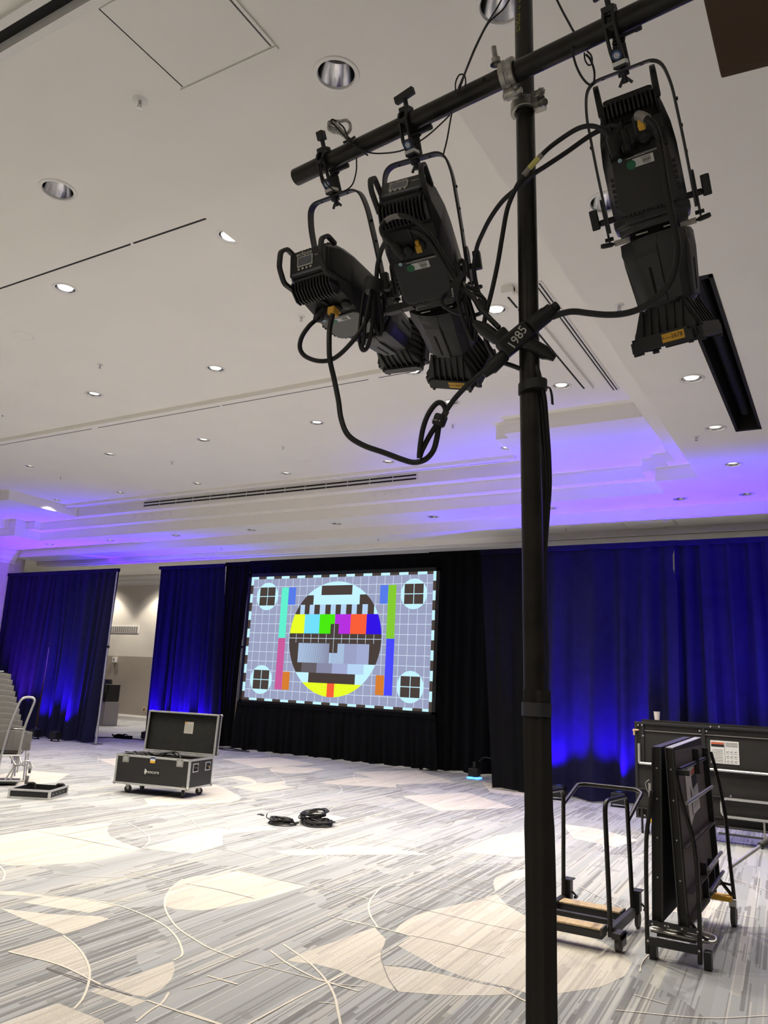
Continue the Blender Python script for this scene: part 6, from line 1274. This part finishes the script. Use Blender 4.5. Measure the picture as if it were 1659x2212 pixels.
LINES = [[(-5.275, 4.272), (-5.05, 4.376), (-4.723, 4.421), (-4.446, 4.387), (-4.126, 4.298), (-3.898, 4.178), (-3.726, 4.05), (-3.616, 3.944), (-3.589, 3.847)], [(-4.928, 5.298), (-4.821, 5.082), (-4.659, 4.845), (-4.46, 4.632), (-4.248, 4.463), (-4.01, 4.312), (-3.766, 4.211), (-3.562, 4.142), (-3.333, 4.109)], [(-4.448, 3.741), (-4.25, 3.672), (-4.039, 3.57), (-3.864, 3.46), (-3.747, 3.366), (-3.624, 3.246), (-3.53, 3.139), (-3.466, 3.037)], [(-4.441, 3.347), (-4.04, 3.39), (-3.617, 3.333)], [(-3.27, 3.334), (-2.934, 3.334), (-2.616, 3.35)], [(-3.254, 3.477), (-3.181, 3.354), (-3.16, 3.254), (-3.112, 3.117)], [(-3.259, 4.351), (-3.056, 4.243), (-2.832, 4.161), (-2.67, 4.131), (-2.466, 4.128)], [(-3.267, 4.498), (-2.985, 4.352), (-2.802, 4.232), (-2.662, 4.119), (-2.525, 3.981), (-2.396, 3.819), (-2.296, 3.692)], [(-2.667, 3.406), (-2.677, 3.842), (-2.672, 4.133), (-2.674, 4.323)], [(-3.011, 3.349), (-2.786, 3.346), (-2.643, 3.345)], [(-3.264, 3.787), (-3.046, 3.792)], [(-3.527, 6.416), (-3.52, 6.193), (-3.419, 5.861), (-3.305, 5.621), (-3.153, 5.403), (-2.987, 5.219)], [(-3.292, 5.21), (-2.983, 5.212), (-2.709, 5.199)], [(-6.353, 4.589), (-6.114, 4.469), (-5.954, 4.349), (-5.893, 4.277)], [(-7.193, 6.748), (-6.782, 6.558), (-6.436, 6.349), (-6.179, 6.093), (-6.056, 5.898)], [(-7.446, 7.696), (-7.022, 7.524), (-6.691, 7.295), (-6.223, 6.949), (-5.961, 6.658), (-5.717, 6.236)], [(-1.846, 4.689), (-1.77, 4.632), (-1.635, 4.568), (-1.512, 4.503)]]
ribbon(LINES, .0135, M_LINE, .0026)
THIN = [[(-5.467, 5.191), (-5.11, 5.184), (-4.909, 5.198)], [(-4.721, 4.148), (-4.732, 4.538), (-4.744, 4.955), (-4.758, 5.454)], [(-5.812, 4.724), (-5.51, 4.867), (-5.11, 5.184)], [(-4.713, 3.478), (-4.706, 3.787), (-4.723, 4.09)], [(-4.968, 4.415), (-4.744, 4.549)], [(-3.353, 3.044), (-3.35, 3.241)], [(-7.639, 5.746), (-6.893, 5.788), (-6.085, 5.792)], [(-5.955, 5.187), (-5.757, 5.187)], [(-5.336, 4.815), (-5.358, 5.235), (-5.326, 5.504)], [(-5.083, 5.823), (-4.261, 5.834), (-3.824, 5.833), (-3.407, 5.817)], [(-4.769, 5.854), (-4.637, 6.47)], [(-4.025, 5.846), (-4.046, 6.058)], [(-3.786, 5.843), (-3.618, 6.167)], [(-3.271, 4.106), (-2.672, 4.133), (-2.467, 4.211)], [(-3.224, 3.568), (-3.102, 4.108), (-3.056, 4.243)], [(-3.396, 5.202), (-3.412, 5.497)], [(-3.376, 5.201), (-3.057, 5.237)], [(-3.357, 3.705), (-3.365, 4.196)], [(-2.548, 3.866), (-2.461, 3.906)], [(-3.586, 5.824), (-3.418, 5.808)], [(-3.701, 6.004), (-3.527, 6.262), (-3.289, 6.504), (-2.894, 6.468), (-2.58, 6.428), (-2.291, 6.385)], [(-4.845, 7.804), (-4.212, 7.85), (-3.578, 7.97), (-2.892, 8.047)], [(-4.816, 7.969), (-4.185, 7.876), (-3.761, 7.716)], [(-4.839, 8.325), (-4.675, 8.024), (-4.621, 7.814)], [(-3.502, 6.412), (-3.453, 7.047), (-2.833, 6.972)], [(-3.151, 6.682), (-2.503, 6.677)], [(-3.352, 7.422), (-2.845, 7.917)], [(-3.145, 7.818), (-2.807, 7.811)], [(-2.677, 4.546), (-2.674, 4.731), (-2.697, 5.177)], [(-4.986, 8.171), (-4.191, 8.251), (-3.562, 8.459)], [(-3.413, 5.608), (-3.423, 5.902)], [(-9.775, 12.602), (-9.246, 12.104), (-8.729, 11.64), (-8.352, 11.212), (-8.085, 10.828), (-7.924, 10.465)], [(-8.338, 12.049), (-7.797, 11.841), (-7.361, 11.433), (-7.115, 11.074), (-6.932, 10.678)], [(-7.579, 10.164), (-7.372, 9.835), (-7.243, 9.447)], [(-8.507, 13.819), (-8.252, 13.242), (-7.937, 12.762), (-7.357, 12.051)], [(-7.828, 9.552), (-6.3, 9.575)], [(-8.961, 10.01), (-7.433, 10.148), (-5.873, 10.157)], [(-6.091, 9.07), (-6.33, 9.619), (-6.357, 10.083)], [(-6.06, 9.106), (-6.297, 9.658)], [(-5.431, 7.364), (-5.0, 7.178), (-4.632, 6.943), (-4.449, 6.756)], [(-4.874, 8.393), (-4.73, 8.137), (-4.62, 7.826)], [(-7.745, 8.922), (-6.97, 8.945)], [(-9.845, 11.063), (-9.469, 11.16), (-9.036, 11.147), (-8.494, 10.641)], [(-5.71, 7.935), (-5.454, 7.834)], [(-5.463, 6.43), (-4.98, 6.383)], [(-5.404, 6.813), (-5.517, 7.717)], [(-7.955, 9.49), (-7.678, 9.271), (-7.516, 9.029), (-7.447, 8.778)], [(-6.696, 7.149), (-6.274, 7.331), (-6.098, 7.308)], [(-11.993, 15.236), (-11.563, 14.868), (-11.298, 14.532)], [(-11.994, 14.354), (-11.376, 13.878), (-11.122, 13.592)], [(-6.13, 8.552), (-5.512, 8.608)], [(-4.835, 7.98), (-4.53, 7.872)], [(-5.643, 7.007), (-5.333, 7.013)], [(-7.625, 8.326), (-7.108, 8.119)], [(-3.234, 9.921), (-2.87, 10.045), (-2.621, 9.743), (-2.505, 9.386)], [(-2.924, 8.97), (-2.588, 8.967)], [(-2.475, 8.917), (-2.238, 9.148), (-2.106, 9.541)], [(-2.451, 7.455), (-2.196, 7.53)], [(-2.214, 7.447), (-1.639, 6.892)], [(-1.552, 7.522), (-0.749, 7.41)], [(-1.221, 8.961), (-0.776, 8.53)], [(-1.265, 6.17), (-1.28, 5.736), (-1.25, 5.492)], [(-1.187, 5.069), (-1.005, 5.043)], [(-1.218, 4.772), (-0.799, 4.967), (-0.509, 5.231)], [(-13.645, 9.531), (-13.013, 9.656), (-12.114, 9.143)], [(-14.231, 11.295), (-13.374, 11.464), (-12.449, 10.765)]]
ribbon(THIN, .008, M_LINE, .0024)
DASH = [[(-3.287, 5.847), (-2.883, 5.829), (-2.595, 5.81), (-2.376, 5.798), (-2.081, 5.802)], [(-2.709, 5.199), (-2.487, 5.214), (-2.022, 5.185)], [(-7.639, 5.746), (-7.213, 5.769), (-6.699, 5.773), (-6.085, 5.792)], [(-2.705, 4.787), (-2.629, 4.661), (-2.554, 4.559), (-2.423, 4.393), (-2.291, 4.261)], [(-7.093, 5.803), (-7.193, 6.53)], [(-4.809, 5.203), (-4.48, 5.239), (-4.1, 5.222)], [(-4.051, 3.32), (-3.568, 3.323), (-3.372, 3.332)], [(-4.045, 3.308), (-3.558, 3.299)]]
ribbon(DASH, .007, M_LINED, .0022)
GREY = [[(-2.677, 4.953), (-2.507, 4.868), (-2.294, 4.757), (-2.092, 4.705), (-1.815, 4.713), (-1.949, 4.672), (-2.22, 4.667), (-2.449, 4.643), (-2.563, 4.575), (-2.641, 4.678), (-2.712, 4.81)], [(-6.993, 6.284), (-6.917, 6.515), (-6.345, 6.264), (-6.104, 5.928), (-6.184, 5.927), (-6.449, 5.986), (-6.751, 6.113)]]
inlay(GREY, M_CARPET, .0020)
# unseen lamps added to brighten the near carpet and the ceiling
ADDED_LAMPS = [(x, y) for y in (-.8, -3.0, -5.2) for x in (3.4, .8, -1.8, -4.4, -7.0, -9.6, -12.2, -14.8)] + [(2.6, 3.0), (2.6, 8.0)] + [(x, 1.0) for x in (-5.5, -8.5, -11.5, -14.5)]
for k, (x, y) in enumerate(ADDED_LAMPS):
    tt = copy_tree(proto[True]); z = Z4 if y < 0 else (Z3 if y > 3 else Z4); tt.location = (x, y, z - .142)
    tag(tt, 'added fill downlight out of frame, %s from the right, %s row back' % (ORD[k % 8], ('first', 'second', 'third', 'fourth', 'fifth')[k // 8]), 'downlight', 'recessed ceiling downlights')
